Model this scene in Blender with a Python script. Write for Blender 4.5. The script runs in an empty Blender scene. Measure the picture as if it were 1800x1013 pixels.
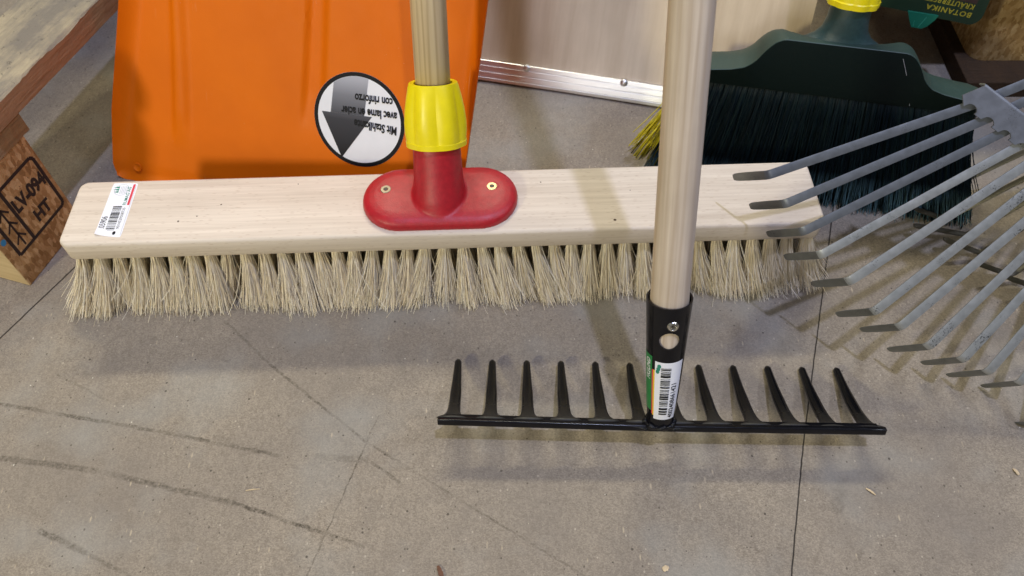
import bpy, bmesh, math, random
import numpy as np
from mathutils import Matrix, Vector
random.seed(7)
RNG = np.random.default_rng(7)
S = 0.01                       # everything below is written in centimetres
PI = math.pi
R = math.radians
sc = bpy.context.scene
COL = sc.collection

# ------------------------------------------------------------------ node helpers
class NT:
    def __init__(self, mat):
        self.nt = mat.node_tree
        self.nt.nodes.clear()
        self.out = self.n('ShaderNodeOutputMaterial')
        self.b = self.n('ShaderNodeBsdfPrincipled')
        self.nt.links.new(self.b.outputs[0], self.out.inputs[0])

    def n(self, t, **kw):
        nd = self.nt.nodes.new(t)
        for k, v in kw.items():
            setattr(nd, k, v)
        return nd

    def set(self, sock, v):
        if isinstance(v, bpy.types.NodeSocket):
            self.nt.links.new(v, sock)
        elif isinstance(v, (tuple, list)):
            v = tuple(v)
            if sock.type == 'RGBA' and len(v) == 3:
                v = v + (1,)
            sock.default_value = v
        else:
            sock.default_value = v

    def coord(self, scale=(1, 1, 1), loc=(0, 0, 0), rot=(0, 0, 0)):
        tc = self.n('ShaderNodeTexCoord')
        mp = self.n('ShaderNodeMapping')
        self.set(mp.inputs['Vector'], tc.outputs['Object'])
        mp.inputs['Scale'].default_value = scale
        mp.inputs['Location'].default_value = loc
        mp.inputs['Rotation'].default_value = rot
        return mp.outputs[0]

    def noise(self, vec, scale, detail=4, rough=.55, dist=0, color=False):
        nd = self.n('ShaderNodeTexNoise')
        self.set(nd.inputs['Vector'], vec)
        nd.inputs['Scale'].default_value = scale
        nd.inputs['Detail'].default_value = detail
        nd.inputs['Roughness'].default_value = rough
        nd.inputs['Distortion'].default_value = dist
        return nd.outputs['Color' if color else 'Fac']

    def voro(self, vec, scale, feature='F1', out='Distance', rand=1):
        nd = self.n('ShaderNodeTexVoronoi', feature=feature)
        self.set(nd.inputs['Vector'], vec)
        nd.inputs['Scale'].default_value = scale
        nd.inputs['Randomness'].default_value = rand
        return nd.outputs[out]

    def ramp(self, fac, stops, interp='LINEAR'):
        nd = self.n('ShaderNodeValToRGB')
        self.set(nd.inputs[0], fac)
        el = nd.color_ramp.elements
        nd.color_ramp.interpolation = interp
        while len(el) > 1:
            el.remove(el[-1])
        for i, (p, c) in enumerate(stops):
            if isinstance(c, (int, float)):
                c = (c, c, c)
            e = el[0] if i == 0 else el.new(p)
            e.position = p
            e.color = (*c, 1)
        return nd.outputs[0]

    def math(self, op, a, b=0, c=0, clamp=False):
        nd = self.n('ShaderNodeMath', operation=op, use_clamp=clamp)
        self.set(nd.inputs[0], a)
        self.set(nd.inputs[1], b)
        if op in ('MULTIPLY_ADD', 'SMOOTH_MIN', 'SMOOTH_MAX'):
            self.set(nd.inputs[2], c)
        return nd.outputs[0]

    def mix(self, fac, a, b, mode='MIX'):
        nd = self.n('ShaderNodeMix', data_type='RGBA', blend_type=mode)
        self.set(nd.inputs[0], fac)
        self.set(nd.inputs[6], a)
        self.set(nd.inputs[7], b)
        return nd.outputs[2]

    def bump(self, h, strength=.3, dist=.001, normal=None):
        nd = self.n('ShaderNodeBump')
        nd.inputs['Strength'].default_value = strength
        nd.inputs['Distance'].default_value = dist
        self.set(nd.inputs['Height'], h)
        if normal is not None:
            self.set(nd.inputs['Normal'], normal)
        self.set(self.b.inputs['Normal'], nd.outputs[0])
        return nd.outputs[0]

    def p(self, **kw):
        names = dict(color='Base Color', rough='Roughness', metal='Metallic', spec='Specular IOR Level',
                     coat='Coat Weight', coatr='Coat Roughness', sub='Subsurface Weight', trans='Transmission Weight')
        for k, v in kw.items():
            self.set(self.b.inputs[names[k]], v)


def new_mat(name):
    m = bpy.data.materials.new(name)
    m.use_nodes = True
    return m, NT(m)


def plain(name, col, rough=.5, metal=0, spec=.5, bump=0, bscale=400, vary=.06, coat=0):
    m, t = new_mat(name)
    v = t.coord()
    nz = t.noise(v, bscale * .25, 4)
    c = t.mix(t.ramp(nz, [(.3, 0), (.7, 1)]), tuple(x * (1 - vary) for x in col), tuple(min(1, x * (1 + vary)) for x in col))
    t.p(color=c, rough=rough, metal=metal, spec=spec, coat=coat)
    rr = t.math('MULTIPLY_ADD', t.noise(v, bscale * .1, 3), .18, rough - .09)
    t.p(rough=rr)
    if bump:
        t.bump(t.noise(v, bscale, 3), bump, .0006)
    return m


def wood(name, c1, c2, axis='z', fine=420, stretch=.03, rings=0, ringscale=90, flecks=0, rough=.6, dark=(.25, .16, .09), spec=.3, blotch=.25):
    """grain runs along the given local axis"""
    m, t = new_mat(name)
    sc3 = [1, 1, 1]
    sc3['xyz'.index(axis)] = stretch
    v = t.coord(tuple(sc3))
    n1 = t.noise(v, fine, 6, .65)
    n2 = t.noise(v, fine * .22, 4, .6, .4)
    fac = t.math('ADD', t.math('MULTIPLY', n1, .5), t.math('MULTIPLY', n2, .5))
    c = t.mix(t.ramp(fac, [(.34, 0), (.66, 1)]), c2, c1)
    if rings:
        wv = t.n('ShaderNodeTexWave', wave_type='BANDS', bands_direction='X' if axis != 'x' else 'Y')
        sw = [1, .55, 1]
        sw['xyz'.index(axis)] = stretch * 2.2
        t.set(wv.inputs['Vector'], t.coord(tuple(sw), rot=(0, 0, .5) if axis == 'z' else (.3, 0, 0)))
        wv.inputs['Scale'].default_value = ringscale
        wv.inputs['Distortion'].default_value = 5
        wv.inputs['Detail'].default_value = 3
        wv.inputs['Detail Scale'].default_value = 1.2
        line = t.ramp(wv.outputs['Fac'], [(.0, 1), (.35, .25), (.8, 0)])
        c = t.mix(t.math('MULTIPLY', line, rings), c, dark)
    if flecks:
        s2 = [1, 1, 1]
        s2['xyz'.index(axis)] = .16
        fl = t.voro(t.coord(tuple(s2)), 620)
        fl = t.ramp(fl, [(.10, 1), (.24, 0)])
        c = t.mix(t.math('MULTIPLY', fl, flecks), c, dark)
    if blotch:
        bl = t.ramp(t.noise(t.coord(), 18, 3), [(.35, 0), (.75, 1)])
        c = t.mix(t.math('MULTIPLY', bl, blotch), c, tuple(x * .72 for x in c2))
    t.p(color=c, rough=rough, spec=spec)
    t.bump(n1, .25, .0004)
    return m


# ------------------------------------------------------------------ object helpers
def frame(o, x, y, z):
    M = Matrix.Identity(4)
    for i, a in enumerate((x, y, z)):
        a = Vector(a).normalized()
        for j in range(3):
            M[j][i] = a[j]
    M.translation = Vector(o) * S
    return M


def root(name, label, cat, M, group=None):
    o = bpy.data.objects.new(name, None)
    o.empty_display_size = .03
    COL.objects.link(o)
    o.matrix_world = M
    o['label'] = label
    o['category'] = cat
    if group:
        o['group'] = group
    return o


def tag(o, label, cat, group=None):
    o['label'] = label
    o['category'] = cat
    if group:
        o['group'] = group


def link(name, me, mat, parent=None, M=None, smooth=True):
    o = bpy.data.objects.new(name, me)
    COL.objects.link(o)
    if parent:
        o.parent = parent
    if M is not None:
        o.matrix_local = M
    for mm in (mat if isinstance(mat, (list, tuple)) else [mat]):
        me.materials.append(mm)
    if smooth:
        me.polygons.foreach_set('use_smooth', [True] * len(me.polygons))
    me.update()
    return o


def raw(name, verts, faces, mat, parent=None, M=None, smooth=True):
    me = bpy.data.meshes.new(name)
    me.from_pydata([tuple(c * S for c in v) for v in verts], [], faces)
    me.validate()
    return link(name, me, mat, parent, M, smooth)


def fix(bm):
    bmesh.ops.recalc_face_normals(bm, faces=bm.faces[:])


def frombm(name, bm, mat, parent=None, M=None, smooth=False, recalc=True):
    if recalc:
        fix(bm)
    bmesh.ops.scale(bm, vec=(S, S, S), verts=bm.verts[:])
    me = bpy.data.meshes.new(name)
    bm.to_mesh(me)
    bm.free()
    return link(name, me, mat, parent, M, smooth)


def autosmooth(o, ang=35):
    me = o.data
    me.polygons.foreach_set('use_smooth', [True] * len(me.polygons))
    bm = bmesh.new()
    bm.from_mesh(me)
    for e in bm.edges:
        if len(e.link_faces) == 2 and e.calc_face_angle(0) > R(ang):
            e.smooth = False
    bm.to_mesh(me)
    bm.free()
    return o


def box(bm, x0, x1, y0, y1, z0, z1, bev=0, seg=2):
    r = bmesh.ops.create_cube(bm, size=1, matrix=Matrix.Translation(((x0 + x1) / 2, (y0 + y1) / 2, (z0 + z1) / 2)) @
                              Matrix.Diagonal((x1 - x0, y1 - y0, z1 - z0, 1)))
    if bev:
        es = set()
        for v in r['verts']:
            es.update(v.link_edges)
        bmesh.ops.bevel(bm, geom=list(es), offset=bev, segments=seg, affect='EDGES', profile=.5)
    return r


def prism(bm, pts, z0, z1):
    """extruded polygon, pts in local xy"""
    a = [bm.verts.new((x, y, z0)) for x, y in pts]
    b = [bm.verts.new((x, y, z1)) for x, y in pts]
    n = len(pts)
    bm.faces.new(b)
    bm.faces.new(a[::-1])
    for i in range(n):
        bm.faces.new((a[i], a[(i + 1) % n], b[(i + 1) % n], b[i]))


def loft(bm, rings, cap=True):
    """rings: lists of equally many 3-D points, closed"""
    rows = [[bm.verts.new(p) for p in r] for r in rings]
    n = len(rows[0])
    for a, b in zip(rows[:-1], rows[1:]):
        for i in range(n):
            bm.faces.new((a[i], a[(i + 1) % n], b[(i + 1) % n], b[i]))
    if cap:
        bm.faces.new(rows[0][::-1])
        bm.faces.new(rows[-1])


def circ(r, z, n=48, cx=0, cy=0, f=None):
    return [(cx + (r * (f(2 * PI * i / n) if f else 1)) * math.cos(2 * PI * i / n),
             cy + (r * (f(2 * PI * i / n) if f else 1)) * math.sin(2 * PI * i / n), z) for i in range(n)]


def lathe(bm, prof, n=48, cap=True, f=None, cx=0, cy=0):
    loft(bm, [circ(r, z, n, cx, cy, f) for r, z in prof], cap)


def rrect(x0, x1, y0, y1, r, n=6):
    out = []
    for cx, cy, a0 in ((x1 - r, y1 - r, 0), (x0 + r, y1 - r, PI / 2), (x0 + r, y0 + r, PI), (x1 - r, y0 + r, 1.5 * PI)):
        for i in range(n + 1):
            a = a0 + PI / 2 * i / n
            out.append((cx + r * math.cos(a), cy + r * math.sin(a)))
    return out


_TXT = {}


def text_geo(s, size, cond=1.0, bold=0.0, align='LEFT', space=1.0):
    """flat lettering: verts (x, y) in cm and faces"""
    cu = bpy.data.curves.new('t', 'FONT')
    cu.body = s
    cu.size = 1
    cu.offset = bold
    cu.align_x = align
    cu.space_character = space
    cu.resolution_u = 3
    ob = bpy.data.objects.new('t', cu)
    COL.objects.link(ob)
    dg = bpy.context.evaluated_depsgraph_get()
    me = bpy.data.meshes.new_from_object(ob.evaluated_get(dg))
    v = [(q.co.x * size * cond, q.co.y * size) for q in me.vertices]
    f = [tuple(p.vertices) for p in me.polygons]
    bpy.data.objects.remove(ob)
    bpy.data.curves.remove(cu)
    bpy.data.meshes.remove(me)
    return v, f


class Flat:
    """collects flat printed shapes; mapped to 3-D by a function"""
    def __init__(self):
        self.v, self.f = [], []

    def add(self, v, f):
        k = len(self.v)
        self.v += v
        self.f += [tuple(i + k for i in q) for q in f]

    def text(self, s, x, y, size, rot=0, **kw):
        v, f = text_geo(s, size, **kw)
        c, q = math.cos(rot), math.sin(rot)
        self.add([(x + a * c - b * q, y + a * q + b * c) for a, b in v], f)

    def poly(self, pts):
        self.add(list(pts), [tuple(range(len(pts)))])

    def rect(self, x0, x1, y0, y1):
        self.poly([(x0, y0), (x1, y0), (x1, y1), (x0, y1)])

    def line(self, a, b, w):
        d = Vector((b[0] - a[0], b[1] - a[1]))
        d.normalize()
        n = Vector((-d.y, d.x)) * w / 2
        self.poly([(a[0] + n.x, a[1] + n.y), (a[0] - n.x, a[1] - n.y), (b[0] - n.x, b[1] - n.y), (b[0] + n.x, b[1] + n.y)])

    def barcode(self, x0, x1, y0, y1, seed=1, horizontal=False, long=()):
        """bars run along x, stacked along y"""
        rg = random.Random(seed)
        y = y0
        unit = (y1 - y0) / 95
        while y < y1 - unit:
            w = unit * rg.choice((1, 1, 2, 2, 3, 4))
            for q in range(6):
                self.rect(x0 + (x1 - x0) * q / 6, x0 + (x1 - x0) * (q + 1) / 6, y, min(y + w, y1))
            y += w + unit * rg.choice((1, 1, 2, 2, 3))

    def build(self, name, mat, parent, fn, M=None):
        return raw(name, [fn(*p) for p in self.v], self.f, mat, parent, M, smooth=False)


def fibres(name, mat, base, mid, tip, r0, r1, parent, M=None, seg=4, wig=0.0):
    """base/mid/tip: (n,3) arrays; thin three-sided quadratic fibres in ONE mesh"""
    n = len(base)
    t = np.linspace(0, 1, seg + 1)[None, :, None]
    P = (1 - t) ** 2 * base[:, None] + 2 * t * (1 - t) * mid[:, None] + t ** 2 * tip[:, None]
    if wig:
        P[:, 1:] += RNG.normal(0, wig, (n, seg, 3)) * t[:, 1:] * np.array([1, 1, .2])
    ang = RNG.uniform(0, 2 * PI, n)
    rad = np.asarray(r0 + (r1 - r0) * t[..., 0]) * RNG.uniform(.75, 1.25, (n, 1))
    V = np.empty((n, seg + 1, 3, 3))
    for k in range(3):
        a = ang + k * 2 * PI / 3
        off = np.stack([np.cos(a), np.sin(a), np.zeros(n)], 1)
        V[:, :, k] = P + off[:, None] * rad[..., None]
    V = V.reshape(-1, 3) * S
    idx = np.arange(n * (seg + 1) * 3).reshape(n, seg + 1, 3)
    F = []
    for k in range(3):
        a, b = idx[:, :-1, k], idx[:, :-1, (k + 1) % 3]
        c, d = idx[:, 1:, (k + 1) % 3], idx[:, 1:, k]
        F.append(np.stack([a, b, c, d], -1).reshape(-1, 4))
    F = np.concatenate(F)
    me = bpy.data.meshes.new(name)
    me.vertices.add(len(V))
    me.vertices.foreach_set('co', V.ravel())
    me.loops.add(F.size)
    me.loops.foreach_set('vertex_index', F.ravel().astype(np.int32))
    me.polygons.add(len(F))
    me.polygons.foreach_set('loop_start', np.arange(0, F.size, 4, dtype=np.int32))
    me.update(calc_edges=True)
    return link(name, me, mat, parent, M)


def fibre_mat(name, cols, rough=.5, spec=.4, tip=None, z0=0, z1=1, axis=2):
    m, t = new_mat(name)
    g = t.n('ShaderNodeNewGeometry')
    k = len(cols)
    c = t.ramp(g.outputs['Random Per Island'], [(i / max(1, k - 1), col) for i, col in enumerate(cols)])
    if tip:
        tc = t.n('ShaderNodeTexCoord')
        sp = t.n('ShaderNodeSeparateXYZ')
        t.set(sp.inputs[0], tc.outputs['Object'])
        mr = t.n('ShaderNodeMapRange')
        t.set(mr.inputs[0], sp.outputs[axis])
        mr.inputs[1].default_value = z0 * S
        mr.inputs[2].default_value = z1 * S
        c = t.mix(mr.outputs[0], tip, c)
    t.p(color=c, rough=rough, spec=spec)
    return m


# ------------------------------------------------------------------ materials
M_BEECH = wood('beech', (.74, .645, .54), (.55, .46, .37), 'x', 440, .028, flecks=.40, dark=(.34, .22, .14), rough=.55, blotch=.12)
M_ASH = wood('ash', (.82, .68, .46), (.62, .47, .28), 'z', 430, .02, rings=.42, ringscale=75, dark=(.33, .21, .10), rough=.42, spec=.45, blotch=.2)
M_PINE = wood('pale_handle_wood', (.70, .59, .47), (.47, .375, .285), 'z', 380, .03, rings=.30, ringscale=60, dark=(.34, .23, .14), rough=.6, blotch=.35)
M_PLY = wood('plywood_face', (.70, .56, .38), (.56, .42, .26), 'y', 150, .08, rings=.24, ringscale=11, dark=(.42, .29, .16), rough=.28, spec=.6, blotch=.35)
M_RED = plain('red_plastic', (.39, .010, .018), .42, bump=.35, bscale=900, vary=.12)
M_YELLOW = plain('yellow_plastic', (.86, .70, .004), .38, bump=.08, bscale=500, vary=.04)
M_GREEN = plain('dark_green_plastic', (.020, .048, .050), .42, bump=.4, bscale=1100, vary=.15)


def green_head():
    m, t = new_mat('dusty_shaded_green_plastic')
    v = t.coord()
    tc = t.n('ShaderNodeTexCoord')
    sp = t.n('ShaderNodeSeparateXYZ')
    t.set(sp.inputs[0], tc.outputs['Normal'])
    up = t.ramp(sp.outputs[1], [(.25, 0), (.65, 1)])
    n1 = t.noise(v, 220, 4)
    c = t.mix(up, (.0035, .0105, .0105), t.mix(n1, (.018, .044, .037), (.030, .060, .050)))  # shade painted into upright faces; upward faces paler, lit and dusty
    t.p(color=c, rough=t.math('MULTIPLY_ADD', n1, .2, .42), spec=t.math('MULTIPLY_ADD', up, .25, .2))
    t.bump(t.noise(v, 1100, 2), .3, .0005)
    return m


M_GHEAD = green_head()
M_CLIP = plain('green_plastic', (.01, .16, .10), .35)
M_BLACK = plain('black_lacquer', (.004, .004, .006), .17, bump=.04, bscale=700, vary=.3, spec=.32)


def dusty_black():
    m, t = new_mat('dusty_black_lacquer')
    v = t.coord()
    tc = t.n('ShaderNodeTexCoord')
    sp = t.n('ShaderNodeSeparateXYZ')
    t.set(sp.inputs[0], tc.outputs['Object'])
    mr = t.n('ShaderNodeMapRange')
    t.set(mr.inputs[0], sp.outputs[1])
    mr.inputs[1].default_value, mr.inputs[2].default_value = .026, .002
    d = t.math('MULTIPLY', mr.outputs[0], t.ramp(t.noise(v, 260, 5, .7), [(.3, .35), (.65, 1)]))
    t.p(color=t.mix(d, (.004, .004, .005), (.026, .023, .019)), rough=t.math('MULTIPLY_ADD', d, .45, .18), spec=.35)
    t.bump(t.noise(v, 700, 3), .08, .0004)
    return m


M_TINEBLK = dusty_black()
M_BRASS = plain('yellow_zinc', (.42, .34, .20), .38, metal=1, vary=.15)
M_STEEL = plain('dull_steel_screw', (.22, .19, .15), .45, metal=1, vary=.25)
M_ZINC = plain('bright_zinc', (.70, .68, .62), .25, metal=1, vary=.15)
M_HOLE = plain('recess_dark', (.05, .045, .035), .5)
M_WHITE = plain('sticker_paper', (.80, .81, .86), .38, vary=.02)
M_INK = plain('printed_black', (.008, .008, .011), .55, spec=.18)
M_TXTGREEN = plain('printed_green', (.02, .22, .15), .45)
M_TXTRED = plain('printed_red', (.62, .04, .07), .45)
M_STKGREEN = plain('sticker_green', (.02, .20, .055), .32)
M_STKYEL = plain('sticker_yellow', (.80, .50, .02), .4)
M_PRINTYEL = plain('printed_yellow', (.42, .36, .03), .5)
M_CARD = plain('card_green', (.012, .035, .018), .4)
M_PANEL = plain('card_brown', (.055, .03, .025), .4)
M_GREY = plain('printed_grey', (.45, .47, .52), .5)
M_BURN = plain('burnt_stamp', (.025, .013, .008), .85, vary=.4)
M_BLUEPAINT = plain('blue_paint', (.03, .22, .42), .5)


def orange_mat():
    m, t = new_mat('orange_plastic')
    v = t.coord()
    c = t.mix(t.ramp(t.noise(v, 14, 4), [(.3, 0), (.7, 1)]), (.70, .142, .0002), (.76, .162, .0004))
    dust = t.ramp(t.voro(v, 260), [(.03, 1), (.07, 0)])
    patch = t.ramp(t.noise(v, 16, 3), [(.52, 0), (.66, 1)])
    c = t.mix(t.math('MULTIPLY', t.math('MULTIPLY', dust, patch), .6), c, (.75, .62, .5))
    sc1 = t.math('MULTIPLY', t.ramp(t.noise(t.coord((1, .03, 1), rot=(0, 0, .12)), 420, 3, .6), [(.64, 0), (.72, 1)]), patch)
    c = t.mix(t.math('MULTIPLY', sc1, .22), c, (.80, .45, .25))
    gr = t.ramp(t.noise(v, 9, 4), [(.45, 0), (.75, 1)])
    c = t.mix(t.math('MULTIPLY', gr, .14), c, (.42, .085, .002))
    t.p(color=c, rough=t.math('MULTIPLY_ADD', t.noise(v, 90, 4), .2, .40), spec=.2)
    t.bump(t.noise(v, 900, 2), .25, .0004)
    return m


M_ORANGE = orange_mat()


def alu_mat():
    m, t = new_mat('brushed_aluminium')
    n1 = t.noise(t.coord((.02, 1, 1)), 900, 4)
    t.p(color=t.ramp(n1, [(.3, (.84, .84, .86)), (.7, (.95, .95, .96))]), metal=1, rough=t.math('MULTIPLY_ADD', n1, .2, .28))
    t.bump(n1, .12, .0003)
    return m


M_ALU = alu_mat()


def tine_mat(name, base, dark, k=1):
    m, t = new_mat(name)
    v = t.coord()
    n1 = t.noise(v, 160, 5)
    c = t.mix(t.ramp(n1, [(.3, 0), (.7, 1)]), tuple(x * .8 for x in base), base)
    ch = t.math('MULTIPLY', t.ramp(t.noise(v, 900, 3, .7), [(.56, 0), (.60, 1)]), t.ramp(t.noise(v, 45, 2), [(.55, 0), (.64, 1)]))
    c = t.mix(t.math('MULTIPLY', ch, k), c, dark)
    t.p(color=c, metal=.6, rough=t.math('MULTIPLY_ADD', n1, .2, .3), spec=.5)
    t.bump(t.math('SUBTRACT', n1, ch), .2, .0005)
    return m


M_TINE = tine_mat('galvanised_tine', (.44, .455, .455), (.06, .06, .06))
M_TINED = tine_mat('shaded_galvanised_tine', (.20, .215, .24), (.05, .05, .05), .4)  # same metal as the other tines, shadow painted in as darker colour
M_HOOK = tine_mat('shaded_hook_steel', (.20, .205, .20), (.04, .04, .04), .6)  # hooks turned from the lamps: their shade is put into the colour
M_BRIDGE = tine_mat('galvanised_plate', (.26, .275, .315), (.10, .10, .10), .5)
M_OLDTINE = tine_mat('dull_steel', (.10, .09, .065), (.03, .03, .02))

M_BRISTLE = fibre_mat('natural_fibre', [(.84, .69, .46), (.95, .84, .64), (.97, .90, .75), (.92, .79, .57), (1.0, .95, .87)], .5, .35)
M_BRISTLE2 = fibre_mat('shaded_inner_fibre', [(.50, .40, .26), (.64, .54, .38), (.70, .62, .46)], .6, .2)  # rows behind the front: shade between tufts painted as darker fibre
M_GBRISTLE = fibre_mat('green_bristle', [(.0015, .005, .006), (.004, .012, .014), (.002, .007, .012), (.006, .017, .017)], .45, .14,
                       tip=(.16, .30, .34), z0=-.2, z1=3.8, axis=1)  # paler bristle ends, with the light on them put into the colour
M_YBRISTLE = fibre_mat('yellow_bristle', [(.50, .40, .01), (.70, .58, .02), (.40, .36, .03)], .35, .5)


def chip_mat(name, c0, c1, c2, sc_=1, spots=(.04, .03, .02)):
    """pressed particle wood"""
    m, t = new_mat(name)
    v = t.coord()
    cell = t.voro(t.coord((1, 1, .45)), 330 * sc_, out='Color')
    g = t.n('ShaderNodeSeparateColor')
    t.set(g.inputs[0], cell)
    c = t.ramp(g.outputs[0], [(0, c0), (.5, c1), (1, c2)])
    c = t.mix(t.math('MULTIPLY', t.ramp(t.noise(v, 60 * sc_, 5), [(.45, 0), (.7, 1)]), .5), c, c0)
    sp = t.ramp(t.noise(v, 420 * sc_, 2), [(.66, 0), (.72, 1)])
    c = t.mix(t.math('MULTIPLY', sp, .7), c, spots)
    t.p(color=c, rough=.8, spec=.2)
    t.bump(t.noise(v, 500 * sc_, 4), .6, .0012)
    return m


M_BLOCK = chip_mat('particle_block', (.27, .14, .05), (.44, .25, .10), (.60, .39, .19))
M_BLOCK2 = chip_mat('pale_particle_block', (.28, .16, .055), (.42, .26, .10), (.54, .37, .17))


def pallet_mat(name, top, stain, side, grain='y'):
    m, t = new_mat(name)
    s3 = (.06, 1, 1) if grain == 'x' else (1, .06, 1)
    v = t.coord(s3)
    w = t.coord()
    n1 = t.noise(v, 260, 6, .65)
    c = t.mix(t.ramp(n1, [(.3, 0), (.7, 1)]), tuple(x * .7 for x in top), top)
    s1 = t.ramp(t.noise(t.coord((1, .5, 1)), 26, 6, .7), [(.38, 0), (.60, 1)])
    c = t.mix(t.math('MULTIPLY', s1, .8), c, stain)
    s2 = t.ramp(t.noise(w, 150, 4, .7), [(.62, 0), (.72, 1)])
    c = t.mix(t.math('MULTIPLY', s2, .75), c, tuple(x * .3 for x in stain))
    g = t.n('ShaderNodeTexCoord')
    sp = t.n('ShaderNodeSeparateXYZ')
    t.set(sp.inputs[0], g.outputs['Normal'])
    up = t.ramp(sp.outputs[2], [(.35, 0), (.6, 1)])
    sd = t.mix(t.ramp(n1, [(.3, 0), (.7, 1)]), tuple(x * .65 for x in side), side)
    c = t.mix(up, sd, c)
    t.p(color=c, rough=.75, spec=.25)
    t.bump(t.math('ADD', n1, t.math('MULTIPLY', t.noise(w, 90, 5, .7), 1.2)), .7, .0018)
    return m


M_DECK = pallet_mat('weathered_deck', (.46, .38, .25), (.165, .145, .125), (.38, .215, .11))
M_STRINGER = pallet_mat('weathered_stringer', (.40, .27, .15), (.12, .10, .085), (.36, .235, .125))
M_PLANK = pallet_mat('dark_plank', (.075, .042, .02), (.04, .025, .015), (.06, .034, .017), 'x')
M_PALE = wood('pale_pine', (.62, .47, .27), (.46, .33, .17), 'x', 260, .06, rough=.7, blotch=.4)
M_CHIP = plain('wood_shaving', (.62, .48, .30), .8, vary=.3)
M_DARKCHIP = plain('bark_sliver', (.14, .06, .03), .8, vary=.3)

# ------------------------------------------------------------------ the floor
SCRATCH = [  # x0, y0, x1, y1, half width, strength  (cm on the floor)
    (-43.3, 32.1, -31.2, 29.6, .17, .55), (-31.2, 29.6, -19.1, 26.8, .16, .55),
    (-41.6, 27.2, -33.4, 25.9, .26, .45), (-33.4, 25.9, -22.0, 22.9, .24, .5), (-22.0, 22.9, -15.1, 20.5, .17, .6),
    (-15.1, 20.5, -11.6, 19.3, .15, .4), (-36.4, 21.1, -32.5, 19.4, .24, .6), (-32.5, 19.4, -28.8, 17.6, .17, .45),
    (-25.8, 39.8, -20.8, 35.0, .12, .42), (-20.8, 35.0, -12.3, 27.9, .12, .45), (-12.3, 27.9, -6.6, 24.1, .10, .4),
    (-6.6, 24.1, -.5, 20.1, .08, .38), (-.5, 20.1, 4.8, 16.7, .08, .3), (-11.3, 30.1, -15.6, 17.2, .07, .6),
    (-11.5, 26.0, -9.2, 24.2, .13, .5), (-39.7, 35.0, -34.2, 32.1, .10, .25), (24.4, 16.7, 26.3, 19.2, .16, .22),
    (-24.5, 28.6, -22.5, 27.6, .22, .3), (-16, 26.6, -12, 26.2, .3, .25), (24.3, 21.2, 25.4, 23.4, .5, .28)]
SEAMS = [(30.8, 48.8, 28.5, 42.2, .06, .95), (28.5, 42.2, 23.0, 26.6, .055, .95), (23.0, 26.6, 18.4, 12.0, .055, .95),
         (30.8, 48.8, 40.2, 76, .06, .95), (-49.7, 31.3, -36.5, 54.8, .08, .9)]


def seg_group():
    g = bpy.data.node_groups.new('SegmentMask', 'ShaderNodeTree')
    I = g.interface
    for nm, tp in (('P', 'NodeSocketVector'), ('A', 'NodeSocketVector'), ('B', 'NodeSocketVector'), ('W', 'NodeSocketFloat')):
        I.new_socket(nm, in_out='INPUT', socket_type=tp)
    I.new_socket('Mask', in_out='OUTPUT', socket_type='NodeSocketFloat')
    gi, go = g.nodes.new('NodeGroupInput'), g.nodes.new('NodeGroupOutput')

    def vm(op, a, b):
        n = g.nodes.new('ShaderNodeVectorMath')
        n.operation = op
        for s, v in zip(n.inputs, (a, b)):
            if v is not None:
                g.links.new(v, s)
        return n
    pa = vm('SUBTRACT', gi.outputs[0], gi.outputs[1]).outputs[0]
    ba = vm('SUBTRACT', gi.outputs[2], gi.outputs[1]).outputs[0]
    d1 = vm('DOT_PRODUCT', pa, ba).outputs['Value']
    d2 = vm('DOT_PRODUCT', ba, ba).outputs['Value']
    dv = g.nodes.new('ShaderNodeMath')
    dv.operation = 'DIVIDE'
    dv.use_clamp = True
    g.links.new(d1, dv.inputs[0])
    g.links.new(d2, dv.inputs[1])
    scl = g.nodes.new('ShaderNodeVectorMath')
    scl.operation = 'SCALE'
    g.links.new(ba, scl.inputs[0])
    g.links.new(dv.outputs[0], scl.inputs['Scale'])
    ln = vm('DISTANCE', pa, scl.outputs[0]).outputs['Value']
    mr = g.nodes.new('ShaderNodeMapRange')
    mr.interpolation_type = 'SMOOTHSTEP'
    g.links.new(ln, mr.inputs[0])
    hw = g.nodes.new('ShaderNodeMath')
    hw.operation = 'MULTIPLY'
    hw.inputs[1].default_value = .35
    g.links.new(gi.outputs[3], hw.inputs[0])
    g.links.new(hw.outputs[0], mr.inputs[1])
    g.links.new(gi.outputs[3], mr.inputs[2])
    mr.inputs[3].default_value = 1
    mr.inputs[4].default_value = 0
    g.links.new(mr.outputs[0], go.inputs[0])
    return g


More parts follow.
